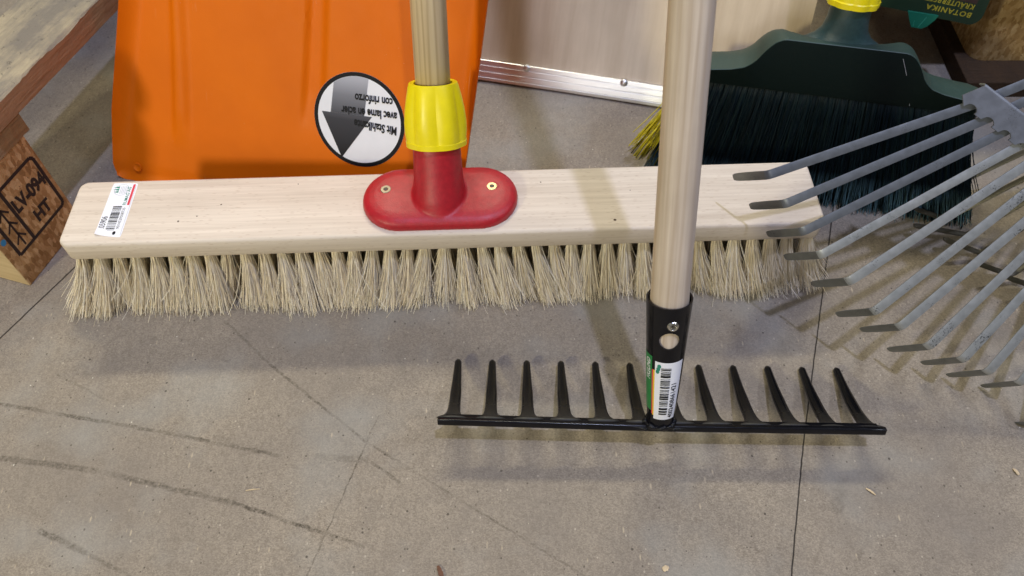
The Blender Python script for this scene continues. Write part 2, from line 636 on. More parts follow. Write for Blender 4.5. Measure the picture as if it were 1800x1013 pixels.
def floor_mat():
    m, t = new_mat('chipboard_floor')
    seg = seg_group()
    v = t.coord()
    # pressed-wood surface: fine chips of slightly different tone
    cell = t.voro(t.coord((1, 1.35, 1), rot=(0, 0, .4)), 900, out='Color')
    g = t.n('ShaderNodeSeparateColor')
    t.set(g.inputs[0], cell)
    c = t.ramp(g.outputs[0], [(0, (.19, .154, .113)), (.5, (.308, .256, .195)), (1, (.455, .388, .30))])
    cell2 = t.voro(t.coord((1, .5, 1), rot=(0, 0, 1.0)), 420, out='Color')
    g2 = t.n('ShaderNodeSeparateColor')
    t.set(g2.inputs[0], cell2)
    c = t.mix(.40, c, t.ramp(g2.outputs[1], [(0, (.23, .19, .142)), (1, (.375, .315, .24))]))
    c = t.mix(t.math('MULTIPLY', t.ramp(t.noise(v, 1500, 3, .7), [(.35, 0), (.65, 1)]), .38), c, (.17, .138, .105))
    big = t.ramp(t.noise(v, 7, 5, .6), [(.32, 0), (.68, 1)])
    c = t.mix(t.math('MULTIPLY', big, .6), c, (.195, .165, .138))
    mid = t.ramp(t.noise(v, 38, 5, .65), [(.45, 0), (.72, 1)])
    c = t.mix(t.math('MULTIPLY', mid, .28), c, (.17, .145, .12))
    gr = t.ramp(t.noise(t.coord(loc=(3, 1, 0)), 11, 3), [(.5, 0), (.75, 1)])
    c = t.mix(t.math('MULTIPLY', gr, .5), c, (.31, .305, .28))
    # dark specks, pale fibres
    d1 = t.voro(v, 95)
    cellr = t.voro(v, 95, out='Color')
    g3 = t.n('ShaderNodeSeparateColor')
    t.set(g3.inputs[0], cellr)
    sel = t.ramp(g3.outputs[2], [(.46, 0), (.50, 1)])
    sz = t.math('MULTIPLY_ADD', g3.outputs[0], .075, .025)
    sp = t.math('MULTIPLY', t.math('LESS_THAN', d1, sz), sel)
    c = t.mix(t.math('MULTIPLY', sp, .72), c, (.045, .036, .028))
    d2 = t.voro(t.coord((1, .28, 1), rot=(0, 0, .9)), 160)
    sel2 = t.ramp(t.noise(v, 70, 2), [(.52, 0), (.62, 1)])
    c = t.mix(t.math('MULTIPLY', t.math('MULTIPLY', t.ramp(d2, [(.07, 1), (.14, 0)]), sel2), .55), c, (.56, .46, .32))
    d3 = t.voro(t.coord((.3, 1, 1), rot=(0, 0, -.5)), 140)
    sel3 = t.ramp(t.noise(t.coord(loc=(5, 0, 0)), 60, 2), [(.55, 0), (.65, 1)])
    c = t.mix(t.math('MULTIPLY', t.math('MULTIPLY', t.ramp(d3, [(.05, 1), (.11, 0)]), sel3), .5), c, (.10, .08, .06))
    d4 = t.voro(t.coord(loc=(2, 7, 0)), 48)
    c = t.mix(t.math('MULTIPLY', t.ramp(d4, [(.018, 1), (.03, 0)]), .8), c, (.75, .70, .6))
    d5 = t.voro(t.coord((1, .8, 1)), 230)
    c5 = t.voro(t.coord((1, .8, 1)), 230, out='Color')
    g5 = t.n('ShaderNodeSeparateColor')
    t.set(g5.inputs[0], c5)
    s5 = t.math('MULTIPLY', t.math('LESS_THAN', d5, t.math('MULTIPLY_ADD', g5.outputs[0], .16, .03)), t.ramp(g5.outputs[1], [(.70, 0), (.74, 1)]))
    c = t.mix(t.math('MULTIPLY', s5, .7), c, (.08, .065, .05))
    s6 = t.math('MULTIPLY', t.math('LESS_THAN', d5, t.math('MULTIPLY_ADD', g5.outputs[2], .14, .03)), t.ramp(g5.outputs[1], [(.16, 1), (.20, 0)]))
    c = t.mix(t.math('MULTIPLY', s6, .45), c, (.55, .48, .38))
    # scuffs and panel joints
    wob = t.noise(v, 120, 3, color=True)
    off = t.n('ShaderNodeVectorMath', operation='MULTIPLY_ADD')
    t.set(off.inputs[0], wob)
    off.inputs[1].default_value = (.0035, .0035, 0)
    t.set(off.inputs[2], t.coord(loc=(-.00175, -.00175, 0)))
    brk = t.math('MULTIPLY', t.ramp(t.noise(v, 330, 4, .75), [(.36, .05), (.60, 1)]), t.ramp(t.noise(v, 32, 3), [(.34, .25), (.6, 1)]))

    def lines(L, vec, wide=1):
        acc = None
        for x0, y0, x1, y1, w, st in L:
            n = t.n('ShaderNodeGroup')
            n.node_tree = seg
            t.set(n.inputs[0], vec)
            n.inputs[1].default_value = (x0 * S, y0 * S, 0)
            n.inputs[2].default_value = (x1 * S, y1 * S, 0)
            n.inputs[3].default_value = w * S * wide
            q = t.math('MULTIPLY', n.outputs[0], st)
            acc = q if acc is None else t.math('MAXIMUM', acc, q)
        return acc
    scr = t.math('MULTIPLY', lines(SCRATCH, off.outputs[0], 1.35), t.math('MULTIPLY', brk, 1.55), clamp=True)
    c = t.mix(scr, c, (.062, .05, .035))
    off2 = t.n('ShaderNodeVectorMath', operation='MULTIPLY_ADD')
    t.set(off2.inputs[0], t.noise(v, 90, 2, color=True))
    off2.inputs[1].default_value = (.0012, .0012, 0)
    t.set(off2.inputs[2], t.coord(loc=(-.0006, -.0006, 0)))
    seam = lines(SEAMS, off2.outputs[0], 1.45)
    c = t.mix(seam, c, (.02, .016, .013))
    t.p(color=c, rough=.72, spec=.22)
    h = t.math('ADD', t.noise(v, 700, 4, .6), t.math('MULTIPLY', seam, -4))
    t.bump(h, .35, .0006)
    return m


o = raw('floor', [(-400, -300, 0), (400, -300, 0), (400, 500, 0), (-400, 500, 0)], [(0, 1, 2, 3)], floor_mat(), smooth=False)
o['kind'] = 'structure'


# ------------------------------------------------------------------ wooden push broom
def push_broom():
    yaw = R(.204)
    a, b = (math.cos(yaw), math.sin(yaw), 0), (-math.sin(yaw), math.cos(yaw), 0)
    L, W, Z0, Z1 = 62.69, 7.04, 7.54, 9.5
    t = root('push_broom', 'wide pale wooden push broom with red handle socket and natural bristles', 'broom',
             frame((-36.915, 41.338, 0), a, b, (0, 0, 1)))
    bm = bmesh.new()
    box(bm, 0, L, 0, W, Z0, Z1)
    ve = [e for e in bm.edges if abs(e.verts[0].co.z - e.verts[1].co.z) > 1]
    bmesh.ops.bevel(bm, geom=ve, offset=.85, segments=5, affect='EDGES', profile=.5)
    te = [e for e in bm.edges if min(v.co.z for v in e.verts) > Z1 - .01 and any(abs(f.normal.z) < .5 for f in e.link_faces)]
    bmesh.ops.bevel(bm, geom=te, offset=.30, segments=4, affect='EDGES', profile=.5)
    be = [e for e in bm.edges if max(v.co.z for v in e.verts) < Z0 + .01 and any(abs(f.normal.z) < .5 for f in e.link_faces)]
    bmesh.ops.bevel(bm, geom=be, offset=.1, segments=2, affect='EDGES', profile=.5)
    autosmooth(frombm('board', bm, M_BEECH, t), 30)
    # knots and holes in the board face
    KM = plain('knot_dark', (.06, .03, .015), .8)
    for x, y, r in ((9.45, 2.2, .10), (10.9, 2.7, .07), (45.5, 1.0, .12), (39.6, 5.4, .06), (12.7, 3.9, .07), (18.9, 6.0, .06), (47.1, 4.2, .05)):
        f = Flat()
        f.poly([(x + r * random.uniform(.6, 1.2) * math.cos(k) * 1.2, y + r * random.uniform(.6, 1.2) * math.sin(k)) for k in np.linspace(0, 2 * PI, 9)[:-1]])
        f.build('knot', KM, t, lambda x, y: (x, y, Z1 + .004))

    # bristles: the front row as single tufts, the rows behind as one mass
    N = 41

    def tuft(cx, cy, n, tx, ty, spread, first):
        k = RNG.uniform(0, 2 * PI, n)
        q = np.sqrt(RNG.uniform(0, 1, n))
        base = np.stack([cx + .36 * q * np.cos(k), cy + .36 * q * np.sin(k), np.full(n, Z0 + .3)], 1)
        ext = RNG.normal(0, .16, (n, 2))
        ln = np.where(RNG.uniform(0, 1, n) < .75, RNG.uniform(0, .7, n), RNG.uniform(.4, 2.6, n))
        tip = np.stack([cx + tx + spread * q * np.cos(k) + ext[:, 0] * 1.5, cy + ty + spread * .85 * q * np.sin(k) + ext[:, 1] * 1.2,
                        np.maximum(.06, ln)], 1)
        mid = base * .5 + tip * .5
        mid[:, :2] = base[:, :2] * .72 + tip[:, :2] * .28 + RNG.normal(0, .08, (n, 2))
        st = RNG.uniform(0, 1, n) < .06
        tip[st, 0] += RNG.normal(0, 1.1, st.sum())
        tip[st, 1] -= RNG.uniform(0, .8, st.sum())
        return base, mid, tip
    rows = [[], [], []]
    tx = 0
    for i in range(N):
        cx = .95 + (L - 1.9) * i / (N - 1)
        tx = .5 * tx + RNG.normal(0, .38)
        e = (cx - 32.5) * .062
        if i < 2:
            e -= (.9, .3)[i]
        if i > N - 3:
            e += (.2, .5)[i - N + 2]
        n = int(RNG.uniform(170, 270))
        e += {8: -.7, 9: .55, 19: -.3, 20: .3, 30: -.35}.get(i, 0)
        B, Mi, T = tuft(cx, .85 + RNG.normal(0, .05), n, tx + e, -.75 + RNG.normal(0, .32), RNG.uniform(.85, 1.3), True)
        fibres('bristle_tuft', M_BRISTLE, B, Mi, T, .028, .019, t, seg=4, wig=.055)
        for j, cy in enumerate((2.2, 3.55, 4.9, 6.2)):
            q = tuft(cx + (.15 if j % 2 == 0 else -.1), cy, (110, 50, 45, 55)[j], RNG.normal(0, .3) + e, (-.3, 0, .2, .7)[j], 1.05, False)
            for k in range(3):
                rows[k].append(q[k])
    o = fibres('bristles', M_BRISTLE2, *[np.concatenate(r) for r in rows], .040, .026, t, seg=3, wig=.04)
    o['kind'] = 'stuff'

    # red moulded socket plate, one smooth body
    cx, cy = 31.15, 3.62
    hb = Vector((31.13, 2.95, Z1))
    ax = Vector((.006, math.cos(R(60)), math.sin(R(60)))).normalized()
    sx = Vector((1, 0, 0))
    sy = ax.cross(sx).normalized()
    sx = sy.cross(ax)
    MS = Matrix.Identity(4)
    for j, vv in enumerate((sx, sy, ax)):
        for k in range(3):
            MS[k][j] = vv[k]
    MS.translation = hb
    bm = bmesh.new()

    def stad(hl, r, z, n=20):
        out = []
        for k in range(n + 1):
            an = -PI / 2 + PI * k / n
            out.append((cx + hl + r * math.cos(an), cy + r * math.sin(an), z))
        for k in range(n + 1):
            an = PI / 2 + PI * k / n
            out.append((cx - hl + r * math.cos(an), cy + r * math.sin(an), z))
        return out
    hl = 3.25
    loft(bm, [stad(hl, 3.22, Z1 - .05), stad(hl, 3.22, Z1 + .45), stad(hl, 3.08, Z1 + .72), stad(hl, 2.7, Z1 + .95), stad(hl, 2.1, Z1 + 1.08), stad(hl, 1.2, Z1 + 1.14), stad(hl, .4, Z1 + 1.16)])
    b2 = bmesh.new()
    lathe(b2, [(2.2, -1.2), (2.2, .9), (2.10, 1.8), (2.02, 2.8), (1.95, 4.2), (1.92, 5.2), (1.80, 5.26), (1.80, 6.3)], 56)
    for q in b2.verts:
        if q.co.z < 0:
            q.co.z = -.3
    bmesh.ops.transform(b2, matrix=MS, verts=b2.verts[:])
    tmp = bpy.data.meshes.new('tmp')
    b2.to_mesh(tmp)
    bm.from_mesh(tmp)
    b2.free()
    bpy.data.meshes.remove(tmp)
    pl = frombm('handle_socket', bm, M_RED, t, smooth=True)
    rm = pl.modifiers.new('r', 'REMESH')
    rm.mode = 'VOXEL'
    rm.voxel_size = .0011
    rm.use_smooth_shade = True
    sm = pl.modifiers.new('s', 'SMOOTH')
    sm.iterations = 14
    sm.factor = .5
    # screws with rim
    for k, x in enumerate((26.68, 35.48)):
        bm = bmesh.new()
        lathe(bm, [(.60, Z1 + .9), (.60, Z1 + 1.10), (.52, Z1 + 1.13), (.46, Z1 + 1.09)], 32, cap=False, cx=x, cy=4.05)
        frombm('screw_rim', bm, M_RED, t, smooth=True)
        bm = bmesh.new()
        zz = Z1 + 1.02
        lathe(bm, [(.44, zz), (.44, zz + .11), (.40, zz + .15), (.20, zz + .15), (.17, zz + .10)], 28, cx=x, cy=4.05)
        s_ = autosmooth(frombm('screw', bm, M_BRASS if k else M_STEEL, t))
        f = Flat()
        f.poly([(x + (.20 if q % 2 else .12) * math.cos(q * PI / 6 + k), 4.05 + (.20 if q % 2 else .12) * math.sin(q * PI / 6 + k)) for q in range(12)])
        f.build('screw_recess', M_HOLE, s_, lambda u, w: (u, w, zz + .155))
    # yellow clamping collar, fluted
    MC = MS.copy()
    MC.translation = MS.translation * S
    bm = bmesh.new()

    def flute(amp):
        return lambda th: 1 + amp * (abs(math.cos(3.5 * th + .3)) - .5)
    prof = [(2.24, 5.27, .02), (2.40, 5.31, .03), (2.42, 5.70, .03), (2.36, 5.75, .05), (2.37, 6.45, .11), (2.36, 7.25, .12), (2.26, 8.25, .11), (2.10, 9.25, .08), (1.97, 9.95, .04),
            (1.90, 10.21, .01), (1.80, 10.25, 0), (1.52, 10.20, 0), (1.46, 9.55, 0)]
    loft(bm, [circ(r, z, 144, f=flute(am)) for r, z, am in prof])
    autosmooth(frombm('collar', bm, M_YELLOW, t, MC), 28)
    bm = bmesh.new()
    lathe(bm, [(1.37, 5), (1.37, 40), (1.37, 120), (1.3, 121), (1.0, 121.6)], 40)
    frombm('handle', bm, M_ASH, t, MC, smooth=True)
    # price sticker, slightly lifting at its lower corner
    pts = rrect(0, 1, 0, 1, .12)
    q = [Vector((2.86, .95)), Vector((5.10, .62)), Vector((5.11, 6.62)), Vector((2.96, 6.70))]

    def bil(u, w):
        p = q[0] * (1 - u) * (1 - w) + q[1] * u * (1 - w) + q[2] * u * w + q[3] * (1 - u) * w
        return p.x, p.y
    r_ = [(u * 1.0, w) for u, w in pts]
    rr = []
    for u, w in [(1 - .28 * (1 - c) if False else c, d) for c, d in r_]:
        rr.append((u, w))
    bm = bmesh.new()
    G = 14
    inside = []
    vs = {}
    for i in range(G + 1):
        for j in range(G + 1):
            u, w = i / G, j / G
            du = max(0, .14 - min(u, 1 - u)) / .14
            dw = max(0, .05 - min(w, 1 - w)) / .05
            k = math.hypot(du, dw)
            if k > 1:
                u = .5 + (u - .5) * (1 - .055 * (k - 1) * 2)
                w = .5 + (w - .5) * (1 - .02 * (k - 1) * 2)
            x, y = bil(u, w)
            lift = .16 * max(0, 1 - math.hypot(u / .55, w / .16)) ** 1.5
            vs[i, j] = bm.verts.new((x, y, Z1 + .012 + lift))
    for i in range(G):
        for j in range(G):
            bm.faces.new((vs[i, j], vs[i + 1, j], vs[i + 1, j + 1], vs[i, j + 1]))
    st = frombm('price_sticker', bm, M_WHITE, t, smooth=True)
    up = R(90)
    zf = lambda x, y: (x, y, Z1 + .018)
    f = Flat()
    f.text('5205906', 3.46, 1.2, .70, up, cond=.72, bold=.006)
    f.text('9014529508735', 4.70, 1.55, .34, up, cond=1.05)
    f.barcode(3.62, 4.36, 1.42, 4.05, 3)
    f.poly([(4.42 + .14 * math.cos(k), 1.12 + .2 * math.sin(k)) for k in np.linspace(0, 2 * PI, 8)[:-1]])
    f.build('print', M_INK, st, zf)
    f = Flat()
    f.text('RUMAG AG', 4.62, 4.15, .40, up, cond=1.0, bold=.012)
    for k in range(3):
        y = 5.55 + k * .26
        f.poly([(3.62, y), (3.62, y + .24), (3.12 + (.1 if k == 0 else 0), y + .12)])
    f.build('print_green', M_TXTGREEN, st, zf)
    f = Flat()
    f.rect(4.72, 4.92, 4.15, 6.5)
    f.build('print_red', M_TXTRED, st, zf)
    f = Flat()
    for k in range(5):
        f.rect(3.75 + k * .13, 3.80 + k * .13, 5.45, 6.3)
    for k in range(24):
        an, a2 = 2 * PI * k / 24, 2 * PI * (k + 1) / 24
        f.line((3.85 + .62 * math.cos(an), 5.9 + .62 * math.sin(an)), (3.85 + .62 * math.cos(a2), 5.9 + .62 * math.sin(a2)), .035)
    f.rect(4.97, 5.0, .9, 6.4)
    f.build('print_grey', M_GREY, st, zf)


push_broom()


# ------------------------------------------------------------------ black garden rake
def garden_rake():
    A, B = Vector((-5.98, 27.83, 3.72)), Vector((28.25, 26.25, 3.2))
    xa = (B - A).normalized()
    D = Vector((-.02, .374, .927)).normalized()
    ya = D.cross(xa).normalized() * -1      # towards the wall is -(D x x)
    ya = (xa.cross(D)) * -1
    za = xa.cross(ya).normalized()
    O = Vector((11.08, 27.02, 3.5))
    t = root('garden_rake', 'black steel garden rake with pale wooden handle standing on its curved tines', 'rake', frame(O, xa, ya, za))
    xl, xr = (A - O).dot(xa), (B - O).dot(xa)
    bm = bmesh.new()
    box(bm, xl, xr, -.44, -.02, -.31, .27, .09, 3)
    box(bm, xl + .6, xr - .55, -.06, .40, -.02, .20, .05, 2)
    bmesh.ops.subdivide_edges(bm, edges=[e for e in bm.edges if abs(e.verts[0].co.x - e.verts[1].co.x) > 10], cuts=24)
    for v in bm.verts:     # slight sag towards the weld
        v.co.z += -.16 * (1 - min(1, abs(v.co.x) / 17))
    autosmooth(frombm('crossbar', bm, M_BLACK, t), 40)
    # one tine, curved and tapering, then copies
    tipw = Vector((0, 7.15, -3.1))
    loc = Matrix((xa, ya, za))

    def to_l(v):
        return Vector((v.dot(xa), v.dot(ya), v.dot(za)))
    p0, p3 = to_l(Vector((0, .02, .12))), to_l(Vector((.12, 7.0, -3.0)))
    p1, p2 = to_l(Vector((0, 1.0, -1.10))), to_l(Vector((.06, 3.5, -2.25)))
    bm = bmesh.new()
    rings = []
    n = 44
    pts = []
    for i in range(n + 1):
        s = i / n
        pts.append(p0 * (1 - s) ** 3 + p1 * 3 * s * (1 - s) ** 2 + p2 * 3 * s * s * (1 - s) + p3 * s ** 3)
    for i, p in enumerate(pts):
        s = i / n
        tg = (pts[min(i + 1, n)] - pts[max(i - 1, 0)]).normalized()
        sx = Vector((1, 0, 0))
        nn = sx.cross(tg).normalized()
        w = .43 + .08 * (1 - s) + .72 * math.exp(-max(0, s - .045) / .075) if s < .985 else .24
        h = .17 + .25 * min(1, s * 3) - .10 * s if s < .985 else .16
        if s > .6:
            w *= 1 - .34 * (s - .6) / .4
        rings.append([p + sx * w * math.cos(k) + nn * h * math.sin(k) for k in np.linspace(0, 2 * PI, 15)[:-1]])
    loft(bm, rings)
    x0, x1 = -15.95, 16.05
    first = frombm('tine', bm, M_TINEBLK, t, Matrix.Translation(((x0) * S, 0, 0)), smooth=True)
    for i in range(1, 12):
        c = first.copy()
        COL.objects.link(c)
        c.parent = t
        c.matrix_local = Matrix.Translation(((x0 + (x1 - x0) * i / 11) * S, 0, random.uniform(-.05, .05) * S)) @ Matrix.Rotation(R(random.uniform(-1.6, 1.6)), 4, 'Y')
    # socket tube along the handle axis; local frame x' = bar, z' = up the handle, -y' = the viewer
    hz = to_l(D)
    hx = Vector((1, 0, 0))
    hy = hz.cross(hx).normalized()
    hx = hy.cross(hz).normalized()
    MH = Matrix.Identity(4)
    for j, vv in enumerate((hx, hy, hz)):
        for k in range(3):
            MH[k][j] = vv[k]
    MH.translation = Vector((.02, 0, .1)) * S

    def rad(z):
        return 1.04 + .56 * min(1, max(0, (z - 1.0) / 10.4)) ** .85

    bm = bmesh.new()
    NS, NZ = 64, 24
    rings = []
    zs = [.0 + 11.55 * k / NZ for k in range(NZ + 1)]
    for z in zs:
        sq = 1 - .22 * max(0, 1 - z / 2.2)
        rings.append([(rad(z) * math.cos(th), rad(z) * sq * math.sin(th), z) for th in np.linspace(0, 2 * PI, NS + 1)[:-1]])
    for z in reversed(zs):
        rings.append([((rad(z) - .13) * math.cos(th), (rad(z) - .13) * math.sin(th) * (1 - .22 * max(0, 1 - z / 2.2)), z + (.0 if z < 11 else -.02)) for th in np.linspace(0, 2 * PI, NS + 1)[:-1]])
    loft(bm, rings, cap=False)
    fix(bm)
    sock = frombm('socket', bm, M_BLACK, t, MH, smooth=True)
    # round hole through the front of the tube
    bm = bmesh.new()
    loft(bm, [[(-.04 + .70 * math.cos(k), y, 8.78 + .74 * math.sin(k)) for k in np.linspace(0, 2 * PI, 33)[:-1]] for y in (-3, -.6)])
    cut = frombm('cutter', bm, M_BLACK)
    mw = sock.modifiers.new('hole', 'BOOLEAN')
    mw.operation = 'DIFFERENCE'
    mw.solver = 'EXACT'
    mw.object = cut
    cut.matrix_world = t.matrix_world @ MH
    bpy.context.view_layer.update()
    dg = bpy.context.evaluated_depsgraph_get()
    me = bpy.data.meshes.new_from_object(sock.evaluated_get(dg))
    sock.modifiers.clear()
    sock.data = me
    bpy.data.objects.remove(cut)
    autosmooth(sock, 40)
    # weld beads
    bm = bmesh.new()
    for k in range(40):
        th = 2 * PI * k / 40
        p = hx * (1.12 * math.cos(th)) + hy * (.85 * math.sin(th)) + hz * (.30 + .07 * math.sin(k * 2.3))
        bmesh.ops.create_icosphere(bm, subdivisions=2, radius=.19 + .05 * math.sin(k * 5.1), matrix=Matrix.Translation(p))
    for sx in (-1, 1):
        for k in range(5):
            bmesh.ops.create_icosphere(bm, subdivisions=2, radius=.24 - .02 * k, matrix=Matrix.Translation(Vector((sx * (1.1 + .22 * k), -.32, .05 - .28 + .03 * k))))
    frombm('weld', bm, M_BLACK, t, smooth=True)
    bm = bmesh.new()
    lathe(bm, [(.86, 1.6), (1.0, 4), (1.20, 7), (1.33, 9.5), (1.36, 11.0), (1.33, 11.8), (1.33, 30), (1.33, 130), (1.28, 131), (.9, 131.6)], 44)
    frombm('handle', bm, M_PINE, t, MH, smooth=True)
    # screw
    bm = bmesh.new()
    yy = -rad(10.1) + .10
    lathe(bm, [(.40, -.1), (.40, .1), (.34, .17), (.22, .2), (.16, .12)], 26)
    MX = MH @ (Matrix.Translation(Vector((.10, yy, 10.12)) * S) @ Matrix.Rotation(R(90), 4, 'X'))
    s_ = autosmooth(frombm('screw', bm, M_ZINC, t, MX))
    f = Flat()
    f.rect(-.17, .17, -.045, .045)
    f.rect(-.045, .045, -.17, -.046)
    f.rect(-.045, .045, .046, .17)
    f.build('screw_recess', M_HOLE, s_, lambda u, w: (u, w, .205))

    # sticker wrapped round the front of the tube: u = cm round the tube, w = height
    def wrap(off):
        def g(u, w):
            r = rad(w) + off
            sq = 1 - .22 * max(0, 1 - w / 2.2)
            th = -PI / 2 + u / rad(4.5)
            return (r * math.cos(th), r * sq * math.sin(th), w)
        return g

    def patch(name, u0, u1, w0, w1, mat, parent, off, skew=0, n=16):
        vs, fs = [], []
        for j in range(n + 1):
            for i in range(n + 1):
                u, w = u0 + (u1 - u0) * i / n, w0 + (w1 - w0) * j / n
                vs.append(wrap(off)(u + skew * (w - w0), w))
        for j in range(n):
            for i in range(n):
                k = j * (n + 1) + i
                fs.append((k, k + 1, k + n + 2, k + n + 1))
        return raw(name, vs, fs, mat, parent, MH if parent is t else None)
    st = patch('price_sticker', -.86, 1.12, 1.15, 6.85, M_WHITE, t, .018)
    patch('green_strip', -2.15, -1.10, 1.9, 7.15, M_STKGREEN, st, .016)
    patch('red_strip', -1.10, -.99, 1.6, 6.0, M_TXTRED, st, .020)
    patch('yellow_strip', -.99, -.86, 1.5, 6.0, M_STKYEL, st, .020)
    up = R(90)
    f = Flat()
    f.text('4002408661421', .76, 1.35, .56, up, cond=.98, bold=.012)
    f.barcode(-.42, .24, 1.75, 6.4, 5)
    f.build('print', M_INK, st, wrap(.045))
    f = Flat()
    f.text('FREUND', -1.25, 4.9, .56, up, cond=.92, bold=.014)
    f.build('print_white', M_WHITE, st, wrap(.045))
    f = Flat()
    for k in range(3):
        f.poly([(-.66 + .13 * math.cos(q) + .05 * k, 5.95 + .26 * k + .18 * math.sin(q)) for q in np.linspace(0, 2 * PI, 11)[:-1]])
    f.build('print_green', M_TXTGREEN, st, wrap(.045))


garden_rake()


# ------------------------------------------------------------------ orange snow shovel
def orange_shovel():
    yw, l = R(-15), R(60)
    aa = Vector((math.cos(yw), math.sin(yw), 0))
    bb = Vector((-aa.y, aa.x, 0))
    up = bb * math.cos(l) + Vector((0, 0, math.sin(l)))
    O = Vector((-40.43, 57.92, 0))
    t = root('snow_shovel', 'orange plastic snow shovel with round arrow sticker standing behind the push broom', 'shovel', frame(O, aa, up, aa.cross(up)))
    HT = 34

    def xl(v):
        return .05 + 3.75 * min(1, v / 17.8) ** 1.15 + max(0, v - 17.8) * .18

    def xr(v):
        return 36.55 + 1.45 * min(1.6, v / 22)

    def groove(u, v):
        w = 0
        for u0, u1, top, bot, dp in ((7.2, 9.3, 30, 4.5, .38), (20.3, 23.0, 30, 8.3, -.45)):
            lean_ = (v - 8) * .10
            c0, c1 = u0 + lean_ * .9, u1 + lean_ * .6
            k = max(0, min(1, (v - bot) / 3.5))
            s = max(0, min(1, (u - c0) / .55)) * max(0, min(1, (c1 - u) / .9))
            w += dp * k * (s * s * (3 - 2 * s))
        return w
    NU, NV = 150, 60
    top, bot = [], []
    for j in range(NV + 1):
        v = HT * (j / NV)
        for i in range(NU + 1):
            s = i / NU
            u = xl(v) + (xr(v) - xl(v)) * s
            # rounded lower corners, turned-up sides, gently hollow blade
            cr = 1.4
            vv = v
            edge = min(s, 1 - s) * (xr(v) - xl(v))
            if v < cr and edge < cr:
                d = math.hypot(cr - edge, cr - v)
                if d > cr:
                    k = cr / d
                    sgn = 1 if s < .5 else -1
                    u += sgn * (cr - edge) * (1 - k)
                    vv = cr - (cr - v) * k
            side = 1.25 * max(0, 1 - edge / 1.6) ** 2 * min(1, .25 + v / 10)
            w = side + .9 * (v / 20) ** 2 + groove(u, v) - .3 * math.exp(-((v - .8) / .5) ** 2)
            top.append((u, vv, w))
            bot.append((u, vv, w - .32))
    F = []
    n = NU + 1
    K = len(top)
    for j in range(NV):
        for i in range(NU):
            a = j * n + i
            F.append((a, a + 1, a + n + 1, a + n))
            F.append((K + a, K + a + n, K + a + n + 1, K + a + 1))
    for i in range(NU):
        F.append((i, K + i, K + i + 1, i + 1))
        q = NV * n + i
        F.append((q, q + 1, K + q + 1, K + q))
    for j in range(NV):
        a = j * n
        F.append((a, a + n, K + a + n, K + a))
        a = j * n + NU
        F.append((a, K + a, K + a + n, a + n))
    autosmooth(raw('blade', top + bot, F, M_ORANGE, t), 40)
    # rivet mark near the corner
    bm = bmesh.new()
    lathe(bm, [(.46, -.05), (.45, .012), (.41, .025), (.37, .012), (.35, -.01)], 28)
    frombm('rivet', bm, M_ORANGE, t, Matrix.Translation(Vector((2.7, 1.55, .075)) * S), smooth=True)
    # handle socket and shaft higher up, above the picture
    bm = bmesh.new()
    lathe(bm, [(2.4, 24), (2.2, 30), (1.9, 44), (1.9, 46)], 32)
    MH = Matrix.Translation(Vector((20.5, 0, 1.2)) * S) @ Matrix.Rotation(R(-90), 4, 'X')
    frombm('handle_socket', bm, M_ORANGE, t, MH, smooth=True)
    bm = bmesh.new()
    lathe(bm, [(1.5, 44), (1.5, 150)], 28)
    frombm('handle', bm, M_ASH, t, MH, smooth=True)
    # round sticker lying on the blade
    cu, cv, rd = 26.4, 10.1, 4.42

    def bladew(u, v):
        return .9 * (v / 20) ** 2

    def on(off):
        return lambda x, y: (cu + x, cv + y, bladew(cu + x, cv + y) + off)

    def disc(r0, r1, n=72):
        f = Flat()
        for k in range(n):
            a0, a1 = 2 * PI * k / n, 2 * PI * (k + 1) / n
            q = [(r1 * math.cos(a0), r1 * math.sin(a0)), (r1 * math.cos(a1), r1 * math.sin(a1)), (r0 * math.cos(a1), r0 * math.sin(a1)), (r0 * math.cos(a0), r0 * math.sin(a0))]
            f.poly(q)
        return f
    f = Flat()
    for r0, r1 in zip(np.linspace(.02, rd, 9)[:-1], np.linspace(.02, rd, 9)[1:]):
        g = disc(r0, r1)
        f.add(g.v, g.f)
    st = f.build('arrow_sticker', M_WHITE, t, on(.03))
    disc(rd - .38, rd - .005).build('sticker_ring', M_INK, st, on(.036))
    m, q = new_mat('arrow_gradient')
    tc = q.n('ShaderNodeTexCoord')
    sp = q.n('ShaderNodeSeparateXYZ')
    q.set(sp.inputs[0], tc.outputs['Object'])
    mr = q.n('ShaderNodeMapRange')
    q.set(mr.inputs[0], sp.outputs[1])
    mr.inputs[1].default_value = .065
    mr.inputs[2].default_value = .142
    q.p(color=q.ramp(mr.outputs[0], [(0, (.012, .012, .016)), (.45, (.045, .045, .055)), (.75, (.20, .205, .235)), (1, (.46, .47, .53))]), rough=.55, spec=.2)
    f = Flat()
    tip, wl, wr = (24.72 - cu, 6.28 - cv), (22.75 - cu, 10.45 - cv), (27.65 - cu, 10.62 - cv)
    f.poly([tip, wr, wl])
    nA, nB = (23.62 - cu, 10.49 - cv), (26.90 - cu, 10.60 - cv)
    tA, tB = (23.98 - cu, 13.25 - cv), (27.28 - cu, 14.02 - cv)
    ar = [nA, nB, tB]
    for k in range(9):
        an = math.atan2(tB[1], tB[0]) + (math.atan2(tA[1], tA[0]) - math.atan2(tB[1], tB[0])) * (k + 1) / 9
        rr = rd - .40
        ar.append((rr * math.cos(an), rr * math.sin(an)))
    f.poly(ar)
    f.build('arrow', m, st, on(.055))
    f = Flat()
    rt = PI
    f.text('Mit Stahlkante', 30.1 - cu, 10.02 - cv, 1.10, rt - .03, cond=.655, bold=.03)
    f.text('avec lame en acier', 30.05 - cu, 11.38 - cv, 1.10, rt + .03, cond=.655, bold=.03)
